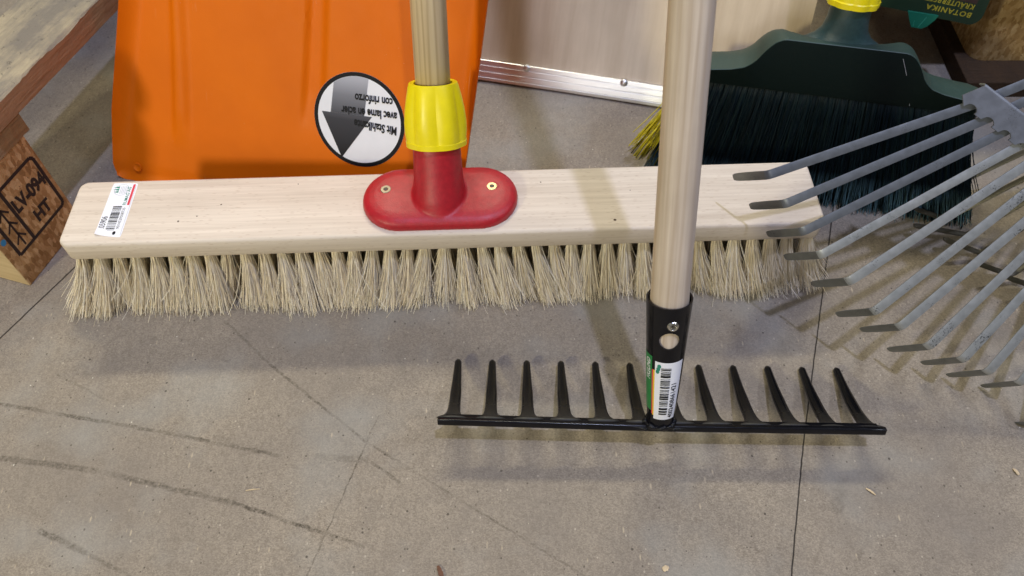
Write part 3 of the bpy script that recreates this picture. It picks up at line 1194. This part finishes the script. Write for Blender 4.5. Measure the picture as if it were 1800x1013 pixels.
    f.text('con rinforzo', 29.62 - cu, 12.62 - cv, 1.10, rt + .02, cond=.655, bold=.03)
    f.build('lettering', M_INK, st, on(.085))


orange_shovel()


# ------------------------------------------------------------------ plywood snow shovel with aluminium edge
def ply_shovel():
    yw, l = R(-15.1), R(57)
    aa = Vector((math.cos(yw), math.sin(yw), 0))
    bb = Vector((-aa.y, aa.x, 0))
    up = bb * math.cos(l) + Vector((0, 0, math.sin(l)))
    t = root('snow_shovel', 'pale plywood snow shovel with ribbed aluminium edge behind the orange shovel', 'shovel',
             frame((-2.39, 71.56, 0), aa, up, aa.cross(up)))
    x0, x1 = -9.5, 33.0
    NU, NV = 48, 30
    V, F = [], []
    for j in range(NV + 1):
        v = .3 + 38 * j / NV
        for i in range(NU + 1):
            u = x0 + (x1 - x0) * i / NU
            w = .8 * ((u - 11.5) / 21) ** 2 + 1.1 * (v / 24) ** 2
            V.append((u, v, w))
    n = NU + 1
    K = len(V)
    V += [(u, v, w - .6) for u, v, w in V]
    for j in range(NV):
        for i in range(NU):
            a = j * n + i
            F.append((a, a + 1, a + n + 1, a + n))
            F.append((K + a, K + a + n, K + a + n + 1, K + a + 1))
    for i in range(NU):
        F.append((i, K + i, K + i + 1, i + 1))
        q = NV * n + i
        F.append((q, q + 1, K + q + 1, K + q))
    for j in range(NV):
        a = j * n
        F.append((a, a + n, K + a + n, K + a))
        a = j * n + NU
        F.append((a, K + a, K + a + n, a + n))
    autosmooth(raw('blade', V, F, M_PLY, t), 40)
    prof = [(0, -.8), (0, .42), (.30, .46), (.34, .43), (.40, .43), (.44, .46), (.95, .46), (.99, .43), (1.05, .43), (1.09, .46), (1.60, .46), (1.64, .43), (1.70, .43), (1.74, .46), (2.16, .46), (2.22, .40), (2.25, .05), (2.0, -.02), (.25, -.02), (.25, -.8)]
    bm = bmesh.new()
    rings = []
    for i in range(NU + 1):
        u = x0 - .05 + (x1 - x0 + .1) * i / NU
        w = .8 * ((u - 11.5) / 21) ** 2
        rings.append([(u, a_, b_ + w) for a_, b_ in prof])
    loft(bm, rings)
    autosmooth(frombm('metal_edge', bm, M_ALU, t), 25)
    for u in (-5, 4.66, 15.45, 26):
        bm = bmesh.new()
        lathe(bm, [(.42, 0), (.40, .1), (.28, .2), (.1, .25)], 20)
        w = .8 * ((u - 11.5) / 21) ** 2
        frombm('rivet', bm, M_ALU, t, Matrix.Translation(Vector((u, 1.95, .42 + w)) * S), smooth=True)
    # paper label, only its lower edge reaches the picture
    raw('paper_label', [(9.6, 10.75, .30), (14.6, 10.45, .30), (14.6, 17, .75), (9.6, 17, .75)], [(0, 1, 2, 3)], M_WHITE, t, smooth=False)
    bm = bmesh.new()
    lathe(bm, [(1.6, 32), (1.6, 140)], 28)
    frombm('handle', bm, M_PINE, t, Matrix.Translation(Vector((11.5, 0, 4.2)) * S) @ Matrix.Rotation(R(-93), 4, 'X'), smooth=True)


ply_shovel()


# ------------------------------------------------------------------ dark green outdoor broom
def green_broom():
    yw, l = R(-13), R(72)
    aa = Vector((math.cos(yw), math.sin(yw), 0))
    bb = Vector((-aa.y, aa.x, 0))
    up = bb * math.cos(l) + Vector((0, 0, math.sin(l)))
    t = root('outdoor_broom', 'dark green plastic outdoor broom with yellow collar and shaggy dark bristles', 'broom',
             frame((43.9, 48.17, 0), aa, up, aa.cross(up)))
    c = -15.95
    prof = [(0, 15.95), (5.2, 15.95), (5.9, 15.6), (6.6, 14.75), (7.2, 13.75), (8.0, 13.1), (9.2, 12.75), (11.3, 12.45), (13.0, 12.3), (13.35, 12.2)]

    def vf(s):
        s = abs(s)
        for (a0, b0), (a1, b1) in zip(prof[:-1], prof[1:]):
            if s <= a1:
                k = (s - a0) / (a1 - a0)
                return b0 + (b1 - b0) * k
        return prof[-1][1]
    xs = sorted(set([-13.35, -13.2, -12.8] + list(np.linspace(-12.4, 12.4, 81)) + [12.8, 13.2, 13.35]))
    bm = bmesh.new()
    rings = []
    for s in xs:
        f_ = .5 * (vf(s - .12) + vf(s + .12))
        endk = max(0, abs(s) - 12.4) / .95
        D = 5.2 * math.sqrt(max(.05, 1 - .75 * endk ** 2))
        cen = max(0, 1 - abs(s) / 8.0)
        cen = cen * cen * (3 - 2 * cen)
        zb = 10.75
        back = f_ - .1 - 2.6 * cen
        ym = -2.6
        ring = [(c + s, zb, -1.3), (c + s, zb + .2, -1.15), (c + s, f_ - .07, 0), (c + s, f_ - .01, -.05), (c + s, f_ + .02, -.3)]
        for k in (.25, .45, .65, .8):
            ring.append((c + s, f_ + (back - f_) * (k ** 2) + .35 * (1 - cen) * math.sin(PI * k), ym + (D / 2) - D * k if False else -.3 - (D - .7) * k))
        ring += [(c + s, back, -D + .35), (c + s, back - .3, -D), (c + s, zb, -D)]
        rings.append(ring)
    loft(bm, rings)
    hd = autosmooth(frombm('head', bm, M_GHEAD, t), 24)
    # flared neck
    bm = bmesh.new()
    lathe(bm, [(4.6, -.35), (4.0, .02), (3.2, .35), (2.45, .8), (1.98, 1.4), (1.78, 2.2), (1.72, 3.4), (1.70, 4.2), (1.62, 4.3), (1.62, 5)], 48)
    for v in bm.verts:
        k = max(0, 1 - v.co.z / 2.2)
        v.co.y *= 1 - .60 * k
    MH = Matrix.Translation(Vector((c - .1, 15.3, -2.35)) * S) @ Matrix.Rotation(R(-90), 4, 'X')
    frombm('neck', bm, M_GREEN, t, MH, smooth=True)
    bm = bmesh.new()
    fl = lambda th: 1 + .06 * (abs(math.cos(4.5 * th)) - .5)
    loft(bm, [circ(r, z, 108, f=fl) for r, z in ((1.9, 3.5), (2.15, 3.55), (2.2, 4.0), (2.12, 4.1), (2.1, 6), (1.9, 8.5), (1.6, 9.2), (1.4, 9.2))])
    autosmooth(frombm('collar', bm, M_YELLOW, t, MH), 28)
    bm = bmesh.new()
    lathe(bm, [(1.3, 5), (1.3, 120)], 28)
    frombm('handle', bm, M_ASH, t, MH, smooth=True)
    # bristles: dense curtain, ends splayed
    n = 5200
    q = RNG.uniform(-1, 1, n)
    tuftq = np.round(q * 24) / 24 + RNG.normal(0, .010, n)
    bx = c + tuftq * 12.6
    bw = -RNG.uniform(.35, 4.9, n) ** 1.0
    front = RNG.uniform(0, 1, n) < .55
    bw[front] = -RNG.uniform(.35, 1.3, front.sum())
    base = np.stack([bx, np.full(n, 11.0), np.minimum(bw - .9, -1.4)], 1)
    ln = np.where(RNG.uniform(0, 1, n) < .8, RNG.uniform(-.3, .7, n), RNG.uniform(.3, 3.4, n))
    tipx = c + q * 12.6 + np.where(q < 0, q * 2.6, q * 3.0) + RNG.normal(0, .35, n)
    # keep the ends on the floor: lower for the rows further forward
    tipw = bw * 1.15 + .35 + RNG.normal(0, .25, n)
    tip = np.stack([tipx, .12 + ln + np.clip(tipw * .325, -2, .5) * -1 * .9, tipw], 1)
    tip[:, 1] = np.maximum(tip[:, 1], .1 - tipw * .325)
    mid = base * .5 + tip * .5
    mid[:, 0] = base[:, 0] * .6 + tip[:, 0] * .4
    o = fibres('bristles', M_GBRISTLE, base, mid, tip, .045, .035, t, seg=4, wig=.06)
    o['kind'] = 'stuff'
    n = 85
    q = RNG.uniform(0, 1, n)
    base = np.stack([c - 12.9 + RNG.uniform(-.2, .6, n), np.full(n, 11.0), -RNG.uniform(.4, 4.0, n)], 1)
    tip = np.stack([-30.3 - 2.9 * q + RNG.normal(0, .3, n), 2.0 + .6 * q + RNG.uniform(0, 2.2, n) * (RNG.uniform(0, 1, n) < .4), -.3 - RNG.uniform(0, 2, n)], 1)
    mid = base * .5 + tip * .5 + np.array([.5, -.2, .1])
    o = fibres('yellow_bristles', M_YBRISTLE, base, mid, tip, .055, .045, t, seg=5, wig=.08)
    o['kind'] = 'stuff'
    # a pale scratch line and dust on the front
    f = Flat()
    f.line((-11.1, 15.4), (-9.2, 12.0), .035)
    f.line((-9.2, 12.0), (-8.9, 10.9), .035)
    for x, y in ((-8.3, 12.3), (-9.6, 13.9), (-7.5, 12.0), (-9.5, 12.5)):
        f.poly([(x + .07 * math.cos(k), y + .06 * math.sin(k)) for k in np.linspace(0, 2 * PI, 7)[:-1]])
    f.build('scratch', M_GREY, hd, lambda x, y: (x, y, .03 - 1.15 * (15.77 - y) / 4.82))


green_broom()


# ------------------------------------------------------------------ leaf rakes
NV_ = Vector((-.06, -.78, .62)).normalized()
P0_ = Vector((29.8, 32.9, 7.2))
EX_ = (Vector((1, 0, 0)) - NV_ * NV_.x).normalized()
EY_ = NV_.cross(EX_)


def strip(bm, pts, nrm, width, thick, crown=.03):
    """flat spring-steel strip along pts; nrm = surface normal at each point; width a list"""
    rings = []
    n = len(pts)
    for i, p in enumerate(pts):
        tg = (pts[min(i + 1, n - 1)] - pts[max(i - 1, 0)]).normalized()
        nn = (nrm[i] - tg * nrm[i].dot(tg)).normalized()
        sd = tg.cross(nn)
        w, h = width[i] / 2, thick / 2
        rings.append([p + sd * w * a + nn * (h * b) for a, b in ((-1, -.7), (-.85, -1), (.85, -1), (1, -.7), (1, .7), (.8, 1), (0, 1 + crown * 10), (-.8, 1), (-1, .7))])
    loft(bm, rings)


def leaf_rake():
    t = root('leaf_rake', 'large grey metal fan leaf rake with hooked tines standing at the right', 'leaf rake', frame(P0_, EX_, EY_, NV_))
    ap = Vector((24.0, 23.7))
    bends = [(-10.78, 11.89), (-9.39, 9.70), (-7.94, 7.56), (-6.45, 5.73), (-4.15, 3.6), (-2.01, 1.16), (.05, -.11), (2.38, -1.76), (5.10, -2.86), (7.17, -3.92), (9.76, -4.84)]
    holes = [(3.27, 16.65), (4.57, 15.74), (5.88, 14.79), (7.25, 13.79)]
    bd = (Vector(holes[3]) - Vector(holes[0])).normalized()
    h0 = Vector(holes[0])
    axis = Vector((bd.y, -bd.x)) * 1.0          # outwards from the handle
    if axis.dot(Vector(bends[5]) - h0) < 0:
        axis = -axis
    # mirror the measured side to complete the fan
    mid_b = Vector(bends[8])
    cen = h0 + bd * ((mid_b - h0).dot(bd))
    allb = [Vector(b) for b in bends]
    for k in (5, 4, 3, 2, 1, 0):
        r = Vector(bends[k]) - cen
        allb.append(cen + axis * r.dot(axis) - bd * r.dot(bd))
    n = len(allb)
    # where the tine crosses the bridge line
    LH = [3.9, 3.95, 4.0, 4.05, 4.2, 4.3, 4.4, 4.5, 4.5, 4.4, 4.1] + [4.1] * 6
    span = 2 * (cen - h0).dot(bd)
    hs = [h0 + bd * (span * i / (n - 1)) for i in range(n)]
    gather = cen - axis * 17.0
    for i, B in enumerate(allb):
        Hh = hs[i]
        d = (B - Hh).normalized()
        out = Vector((d.x, d.y, 0))
        Ph = R(60)
        down = Vector((0, 0, -1))
        hookd = out * math.cos(Ph) + down * math.sin(Ph)
        pts, nr, wd = [], [], []
        WT = .68 if i < 4 else .74
        B3 = Vector((B.x, B.y, 0))
        H3 = Vector((Hh.x, Hh.y, 0))
        E3 = Vector((gather.x + (i - n / 2) * bd.x * .25, gather.y + (i - n / 2) * bd.y * .25, .0))
        up = Vector((0, 0, 1))
        for s in (0, .5, 1):
            pts.append(E3 + (H3 - E3) * s)
            nr.append(up)
            wd.append(WT)
        for s in np.linspace(.06, 1, 10):
            pts.append(H3 + (B3 - out * .45 - H3) * s)
            nr.append(up)
            wd.append(WT)
        for a_ in (15, 30, 45):
            an = R(a_)
            pts.append(pts[-1] + (out * math.cos(an) - up * math.sin(an)) * .18)
            nr.append(up * math.cos(an) + out * math.sin(an))
            wd.append(WT)
        nh = up * math.cos(Ph) + out * math.sin(Ph)
        st = pts[-1].copy()
        for s in (.15, .5, .8, .93, 1):
            pts.append(st + hookd * (LH[i] * .90 * s))
            nr.append(nh)
            wd.append({.8: .64, .93: .58, 1: .44}.get(s, WT))
        bm = bmesh.new()
        strip(bm, pts, nr, wd, .11)
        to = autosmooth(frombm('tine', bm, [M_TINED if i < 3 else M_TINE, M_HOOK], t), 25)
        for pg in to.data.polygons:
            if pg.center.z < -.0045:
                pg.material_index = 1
    # bridge: scalloped plate over the tines with its upper edge folded down
    bm = bmesh.new()
    outl = [(-1.35, -.15)]
    NT_ = n
    low = []
    for i in range(NT_):
        cx = span * i / (NT_ - 1)
        for k in np.linspace(0, PI, 9):
            low.append((cx - .50 * math.cos(k), -.36 + .42 * math.sin(k)))
    up_ = [(span + 1.2, .35), (span + .35, 1.42), (-.35, 1.42), (-1.15, .12)]
    poly = low + up_
    q = Vector((-axis.x, -axis.y))

    def br(x, y, z):
        p = h0 + bd * x + q * y
        return (p.x, p.y, z)
    for z0 in (.12,):
        a = [bm.verts.new(br(x, y, z0 + (.22 if y > -.2 else .06))) for x, y in poly]
        b = [bm.verts.new(br(x, y, z0 + .14 + (.22 if y > -.2 else .06))) for x, y in poly]
        bm.faces.new(b)
        bm.faces.new(a[::-1])
        for i in range(len(poly)):
            j = (i + 1) % len(poly)
            bm.faces.new((a[i], a[j], b[j], b[i]))
    # folded rim
    rim = [(1.40, .48), (1.50, .47), (1.60, .40), (1.63, .28), (1.63, -.45), (1.52, -.45), (1.52, .30), (1.40, .35)]
    loft(bm, [[br(x, a_, b_) for a_, b_ in rim] for x in (-.35, span + .35)])
    autosmooth(frombm('bridge', bm, M_BRIDGE, t), 30)
    g3 = Vector((gather.x, gather.y, 0))
    dirh = Vector((-axis.x, -axis.y, 0)).normalized()
    zc = Vector((0, 0, 1))
    xc = dirh.cross(zc)
    bm = bmesh.new()
    lathe(bm, [(2.3, -3), (1.9, 1), (1.6, 5), (1.55, 14), (1.35, 14.1)], 32)
    MF = Matrix.Identity(4)
    for j, vv in enumerate((xc, zc, dirh)):
        for k in range(3):
            MF[k][j] = vv[k]
    MF.translation = g3 * S
    frombm('ferrule', bm, M_BRIDGE, t, MF, smooth=True)
    bm = bmesh.new()
    lathe(bm, [(1.3, 10), (1.3, 110)], 24)
    frombm('handle', bm, M_PINE, t, MF, smooth=True)


leaf_rake()


def old_rake():
    """a second leaf rake lying behind the first; only hook ends show"""
    T = [((36.9, 51.6, 2.0), (40.3, 51.5, .6), (41.7, 45.9, 16.6)), ((38.2, 49.2, 2.0), (41.7, 49.0, .6), (43.6, 44.9, 15.5)),
         ((37.5, 47.2, 2.0), (43.0, 47.0, .6), (45.4, 44.0, 14.6)), ((39.7, 45.5, 2.0), (43.5, 44.8, .6), (46.6, 43.0, 13.5)),
         ((41.8, 42.6, 2.0), (45.3, 42.2, .6), (49.3, 41.8, 12.2)), ((43.8, 41.0, 2.0), (47.4, 40.6, .6), (51.8, 41.0, 11.4))]
    O = Vector((45.3, 42.2, 0))
    t = root('leaf_rake', 'dark dull leaf rake behind the grey one, only its hooked tine ends showing', 'leaf rake', frame(O, (1, 0, 0), (0, 1, 0), (0, 0, 1)))
    J = Vector((66, 50, 24))
    for a, b, c in T:
        a, b = Vector(a) - O, Vector(b) - O
        d0 = (b - a).normalized()
        e = (J - O) + (Vector(a) - (Vector((40, 46, 2)) - O)) * .25
        d1 = (e - b).normalized()
        pts = [a, a + d0 * .4, a + (b - a) * .6, b - d0 * .6, b - d0 * .15 + d1 * .02, b + d1 * .35, b + d1 * .9]
        pts += [b + (e - b) * s for s in (.3, .6, 1)]
        nr = [Vector((0, -.3, 1))] * len(pts)
        bm = bmesh.new()
        strip(bm, pts, nr, [.3] + [.5] * (len(pts) - 1), .14)
        autosmooth(frombm('tine', bm, M_OLDTINE, t), 25)
    bm = bmesh.new()
    box(bm, -7, 7, -.4, .4, -.6, .6, .1)
    MB = Matrix.Translation((J - O) * S) @ Matrix.Rotation(R(-35), 4, 'Z')
    frombm('bridge', bm, M_OLDTINE, t, MB)
    bm = bmesh.new()
    lathe(bm, [(1.3, 0), (1.3, 90)], 24)
    frombm('handle', bm, M_PINE, t, MB @ Matrix.Rotation(R(45), 4, 'Y'), smooth=True)


old_rake()


# ------------------------------------------------------------------ pallet on the left
def noisy_board(x0, x1, y0, y1, z0, z1, wane=.0, seed=1, ny=60):
    """sawn board along y with slightly ragged, waney right edge"""
    rg = np.random.default_rng(seed)
    sm = lambda n, k: np.convolve(rg.normal(0, 1, n + 40), np.ones(k) / k ** .5, 'same')[20:20 + n]
    e1, e2 = sm(ny + 1, 7) * .10, sm(ny + 1, 5) * .10
    bm = bmesh.new()
    rings = []
    for j in range(ny + 1):
        y = y0 + (y1 - y0) * j / ny
        wv = max(0, wane * (.55 + .5 * e1[j] / .1 * .5))
        rings.append([(x0 + .05, y, z0), (x1 - .03 + e2[j] * .2, y, z0), (x1 + e2[j] * .2, y, z0 + .05), (x1 + e2[j] * .2, y, z1 - wv * .45 - .05),
                      (x1 - wv * .45, y, z1 - wv * .12 + e2[j] * .3 * min(1, wane)), (x1 - wv - .05, y, z1), (x0 + .1, y, z1), (x0, y, z1 - .1), (x0, y, z0 + .05)])
    loft(bm, rings)
    return bm


def pallet():
    y_ = Vector((.314, .949, 0)).normalized()
    x_ = Vector((y_.y, -y_.x, 0))
    t = root('pallet', 'weathered wooden pallet corner with heat treatment stamp beside the push broom', 'pallet', frame((-42.11, 52.18, 0), x_, y_, (0, 0, 1)))
    autosmooth(frombm('deck_board', noisy_board(-6.2, .85, -2.7, 60, 13.95, 16.2, .75, 3, 160), M_DECK, t), 30)
    autosmooth(frombm('deck_board', noisy_board(-21, -11.5, -2.7, 60, 13.95, 16.1, .2, 4), M_DECK, t), 30)
    bm = noisy_board(-9.5, .06, -8.4, .75, 11.45, 13.9, .15, 5)
    autosmooth(frombm('stringer_board', bm, M_STRINGER, t), 30)
    bm = noisy_board(-9.5, .06, 36, 60, 11.45, 13.9, .15, 6)
    autosmooth(frombm('stringer_board', bm, M_STRINGER, t), 30)
    bm = bmesh.new()
    box(bm, -12, 0, -8.27, 0, 0, 11.42, .12, 2)
    bmesh.ops.subdivide_edges(bm, edges=bm.edges[:], cuts=3, use_grid_fill=True)
    bl = frombm('block', bm, [M_BLOCK, M_PALE], t)
    for p in bl.data.polygons:
        if p.normal.y < -.7:
            p.material_index = 1
    bm = bmesh.new()
    box(bm, -12, 0, 44, 56, 0, 11.42, .12, 2)
    frombm('block', bm, M_BLOCK, t)
    # burnt stamp: frame, divider, letters; u along +y, w = height
    f = Flat()
    W = .34
    s0, s1, z0, z1, sd = -7.1, -.58, 3.25, 9.5, -5.05
    for a, b in (((s0, z0), (s1 - .3, z0)), ((s1, z0 + .3), (s1, z1 - .3)), ((s1 - .3, z1), (s0, z1)), ((s0, z1), (s0, z0)), ((sd, z0 + .02), (sd, z1 - .02))):
        f.line(a, b, W)
    f.line((s1 - .32, z0 - .02), (s1 + .02, z0 + .32), W)
    f.line((s1 + .02, z1 - .32), (s1 - .32, z1 + .02), W)
    f.text('LV-094', -4.85, 6.45, 1.95, cond=.72, bold=.05)
    f.text('HT', -3.75, 4.1, 1.75, cond=.85, bold=.05)
    for k in range(3):
        z = 4.2 + 1.5 * k
        f.line((-6.7, z), (-5.9, z + .9), .2)
        f.line((-5.45, z + .1), (-6.1, z + 1.0), .2)
    f.line((-6.05, 3.6), (-6.05, 9.0), .2)
    ns = lambda u, w: (.018, u, w)
    f.build('burnt_stamp', M_BURN, bl, ns)
    f = Flat()
    f.poly([(-7.6 + .3 * math.cos(k), 5.6 + .35 * math.sin(k)) for k in np.linspace(0, 2 * PI, 9)[:-1]])
    f.build('paint_spot', M_BLUEPAINT, bl, lambda u, w: (.02, u, w))


pallet()


# ------------------------------------------------------------------ things at the far right
def far_block():
    t = root('pallet', 'rough particle wood pallet block on a dark plank in the far right corner', 'pallet', frame((50.3, 66.6, 0), (1, -.04, 0), (.04, 1, 0), (0, 0, 1)))
    bm = bmesh.new()
    box(bm, -1.0, 40, 0, 22, 0, 2.0, .1)
    frombm('bottom_board', bm, M_PLANK, t)
    bm = bmesh.new()
    box(bm, .3, 16, 3.6, 17, 2.02, 14)
    ve = [e for e in bm.edges if abs(e.verts[0].co.z - e.verts[1].co.z) > 5]
    bmesh.ops.bevel(bm, geom=ve, offset=1.5, segments=5, affect='EDGES', profile=.5)
    autosmooth(frombm('block', bm, M_BLOCK2, t), 40)
    bm = bmesh.new()
    box(bm, -15, 40, 1.5, 40, 14.02, 16.2, .1)  # deck added out of view to keep light off the far floor
    frombm('deck_board', bm, M_DECK, t)


far_block()


def plant_card():
    yw, l = R(-15), R(80)
    aa = Vector((math.cos(yw), math.sin(yw), 0))
    bb = Vector((-aa.y, aa.x, 0))
    up = bb * math.cos(l) + Vector((0, 0, math.sin(l)))
    t = root('product_card', 'dark green product card with upside down yellow lettering at the far right', 'card', frame((42.05, 68.03, 8.22), aa, up, aa.cross(up)) @ Matrix.Scale(.863, 4))
    bm = bmesh.new()
    tilt = -.085
    pts = [(-6.5, 2.05), (-4.5, 1.9), (5.0, 1.08)]
    for k in range(7):
        an = -PI / 2 + PI / 2 * k / 6
        pts.append((4.9 + 1.3 * math.cos(an), 2.35 + 1.3 * math.sin(an)))
    pts += [(6.1, 6.4), (-6.5, 6.4)]
    prism(bm, pts, -.08, .06)
    cd = frombm('card', bm, M_CARD, t)
    f = Flat()
    rt = PI + tilt
    f.text('BOTANIKA', 5.0, 2.45, .84, rt, cond=1.08, bold=.02, space=1.18)
    f.text('KRÄUTERBEET', 4.95, 3.42, .84, rt, cond=.92, bold=.02, space=1.12)
    f.build('lettering', M_PRINTYEL, cd, lambda x, y: (x, y, .068))
    f = Flat()
    f.poly([(-3, 4.15), (5.0, 3.55), (5.0, 6.2), (-3, 6.2)])
    f.build('panel', M_PANEL, cd, lambda x, y: (x, y, .066))
    bm = bmesh.new()
    prism(bm, [(-1.9, 1.85), (-1.35, .75), (-.9, .05), (.2, .0), (.75, .35), (1.3, 1.2), (1.5, 1.75)], -.6, .35)
    frombm('clip', bm, M_CLIP, t)
    f = Flat()
    f.line((-.2, .1), (.3, 1.45), .07)
    f.line((-.75, .2), (-.85, .9), .05)
    f.build('clip_rib', plain('clip_light', (.05, .35, .25), .4), t, lambda x, y: (x, y, .356))


plant_card()

# ------------------------------------------------------------------ loose chips on the floor
CH = [(10.71, 17.08, .5, .42, .4, 0, 'square pale wood chip on the floor below the garden rake head'),
      (38.93, 23.77, .6, .28, 2.0, 0, 'curled pale wood shaving near the right edge of the floor'),
      (27.23, 22.47, .8, .13, -.75, 0, 'thin wood sliver on the floor right of the panel joint'),
      (-20.65, 23.92, 1.1, .07, .1, 0, 'straw coloured fibre on the left part of the floor'),
      (-5.77, 17.15, 1.2, .36, 1.95, 1, 'brown bark sliver at the bottom edge of the floor')]
for x, y, a, b, rot, dk, lab in CH:
    bm = bmesh.new()
    rg = random.Random(int(abs(x * 100)))
    n = 8
    lo, hi = [], []
    for k in range(n + 1):
        s = k / n
        w = b / 2 * (math.sin(PI * min(1, .12 + s * .8)) ** .6) * rg.uniform(.75, 1.15)
        z = .03 + .10 * math.sin(PI * s) * min(1, a) + rg.uniform(0, .02)
        lo.append((a * (s - .5), -w, z))
        hi.append((a * (s - .5), w, z + .04))
    V = [bm.verts.new(p) for p in lo] + [bm.verts.new(p) for p in hi]
    for k in range(n):
        bm.faces.new((V[k], V[k + 1], V[n + 2 + k], V[n + 1 + k]))
    r_ = bmesh.ops.extrude_face_region(bm, geom=bm.faces[:])
    bmesh.ops.translate(bm, verts=[q for q in r_['geom'] if isinstance(q, bmesh.types.BMVert)], vec=(0, 0, .035))
    o = frombm('wood_chip', bm, M_DARKCHIP if dk else M_CHIP)
    o.matrix_world = Matrix.Translation((x * S, y * S, 0)) @ Matrix.Rotation(rot, 4, 'Z')
    tag(o, lab, 'wood chip', 'wood chips scattered on the floor')

# ------------------------------------------------------------------ lights
def area(name, d, dist, sx, sy, power, col, at=(5, 40, 4), spin=0):
    ld = bpy.data.lights.new(name, 'AREA')
    ld.shape = 'RECTANGLE'
    ld.size, ld.size_y = sx, sy
    ld.energy = power
    ld.color = col
    o = bpy.data.objects.new(name, ld)
    COL.objects.link(o)
    d = Vector(d).normalized()
    o.location = Vector(at) * S + d * dist
    o.rotation_euler = (Matrix.Rotation(0, 4, 'Z') @ d.to_track_quat('Z', 'Y').to_matrix().to_4x4()).to_euler()
    if spin:
        o.rotation_euler = (d.to_track_quat('Z', 'Y').to_matrix().to_4x4() @ Matrix.Rotation(spin, 4, 'Z')).to_euler()
    return o


area('ceiling_lamp', (.12, -.20, 1), 4.0, .10, .10, 78, (.58, .65, 1.0))
area('ceiling_lamp_side', (.7, -.06, 1), 2.6, .45, .14, 13, (.80, .86, 1.0), at=(15, 30, 3))
area('lamp_row_behind', (-.1, .72, 1), 3.0, 1.5, .12, 52, (1.0, .95, .74))
area('lamp_row_front', (-.9, -1.34, .98), 1.75, .16, .16, 16, (1.0, .95, .66), at=(-38, 48, 9.5))
area('aisle_lamp', (-.318, -.848, .431), 3.5, .9, .7, 11, (1.0, .97, .92), at=(10.2, 68.2, 1.5))

w = bpy.data.worlds.new('World')
sc.world = w
w.use_nodes = True
nt = w.node_tree
bg = nt.nodes['Background']
tc = nt.nodes.new('ShaderNodeTexCoord')
sp = nt.nodes.new('ShaderNodeSeparateXYZ')
nt.links.new(tc.outputs['Generated'], sp.inputs[0])


def wramp(src, stops):
    n = nt.nodes.new('ShaderNodeValToRGB')
    nt.links.new(src, n.inputs[0])
    n.color_ramp.elements[0].position, n.color_ramp.elements[0].color = stops[0][0], (*stops[0][1], 1)
    n.color_ramp.elements[1].position, n.color_ramp.elements[1].color = stops[1][0], (*stops[1][1], 1)
    return n.outputs[0]


zen = wramp(sp.outputs[2], ((.0, (0, 0, 0)), (.9, (.60, .63, .68))))
yy = nt.nodes.new('ShaderNodeMath')
yy.operation = 'MULTIPLY_ADD'
yy.inputs[1].default_value, yy.inputs[2].default_value = -.5, .5
nt.links.new(sp.outputs[1], yy.inputs[0])
hall = wramp(yy.outputs[0], ((.45, (.08, .075, .07)), (1.0, (.55, .53, .50))))
ad = nt.nodes.new('ShaderNodeMix')
ad.data_type = 'RGBA'
ad.blend_type = 'ADD'
ad.inputs[0].default_value = 1
nt.links.new(zen, ad.inputs[6])
nt.links.new(hall, ad.inputs[7])
nt.links.new(ad.outputs[2], bg.inputs[0])
bg.inputs[1].default_value = .22

# ------------------------------------------------------------------ camera
p, r = R(54.584), R(-1.503)
Rv, Uv, Fv = Vector((1, 0, 0)), Vector((0, math.sin(p), math.cos(p))), Vector((0, math.cos(p), -math.sin(p)))
X = Rv * math.cos(r) + Uv * math.sin(r)
Y = Uv * math.cos(r) - Rv * math.sin(r)
cd = bpy.data.cameras.new('camera')
cam = bpy.data.objects.new('camera', cd)
COL.objects.link(cam)
cam.matrix_world = frame((0, 0, 60), X, Y, -Fv)
cd.sensor_width = 36
cd.lens = 1410.8 / 1800 * 36
cd.clip_start = .02
cd.clip_end = 50
cd.dof.use_dof = True
cd.dof.focus_distance = .62
cd.dof.aperture_fstop = 11
sc.camera = cam

sc.render.engine = 'CYCLES'
sc.cycles.use_denoising = True
try:
    sc.cycles.denoiser = 'OPENIMAGEDENOISE'
except Exception:
    pass
sc.cycles.max_bounces = 6
sc.view_settings.view_transform = 'Standard'
sc.view_settings.look = 'None'
sc.view_settings.exposure = 0
sc.view_settings.gamma = 1
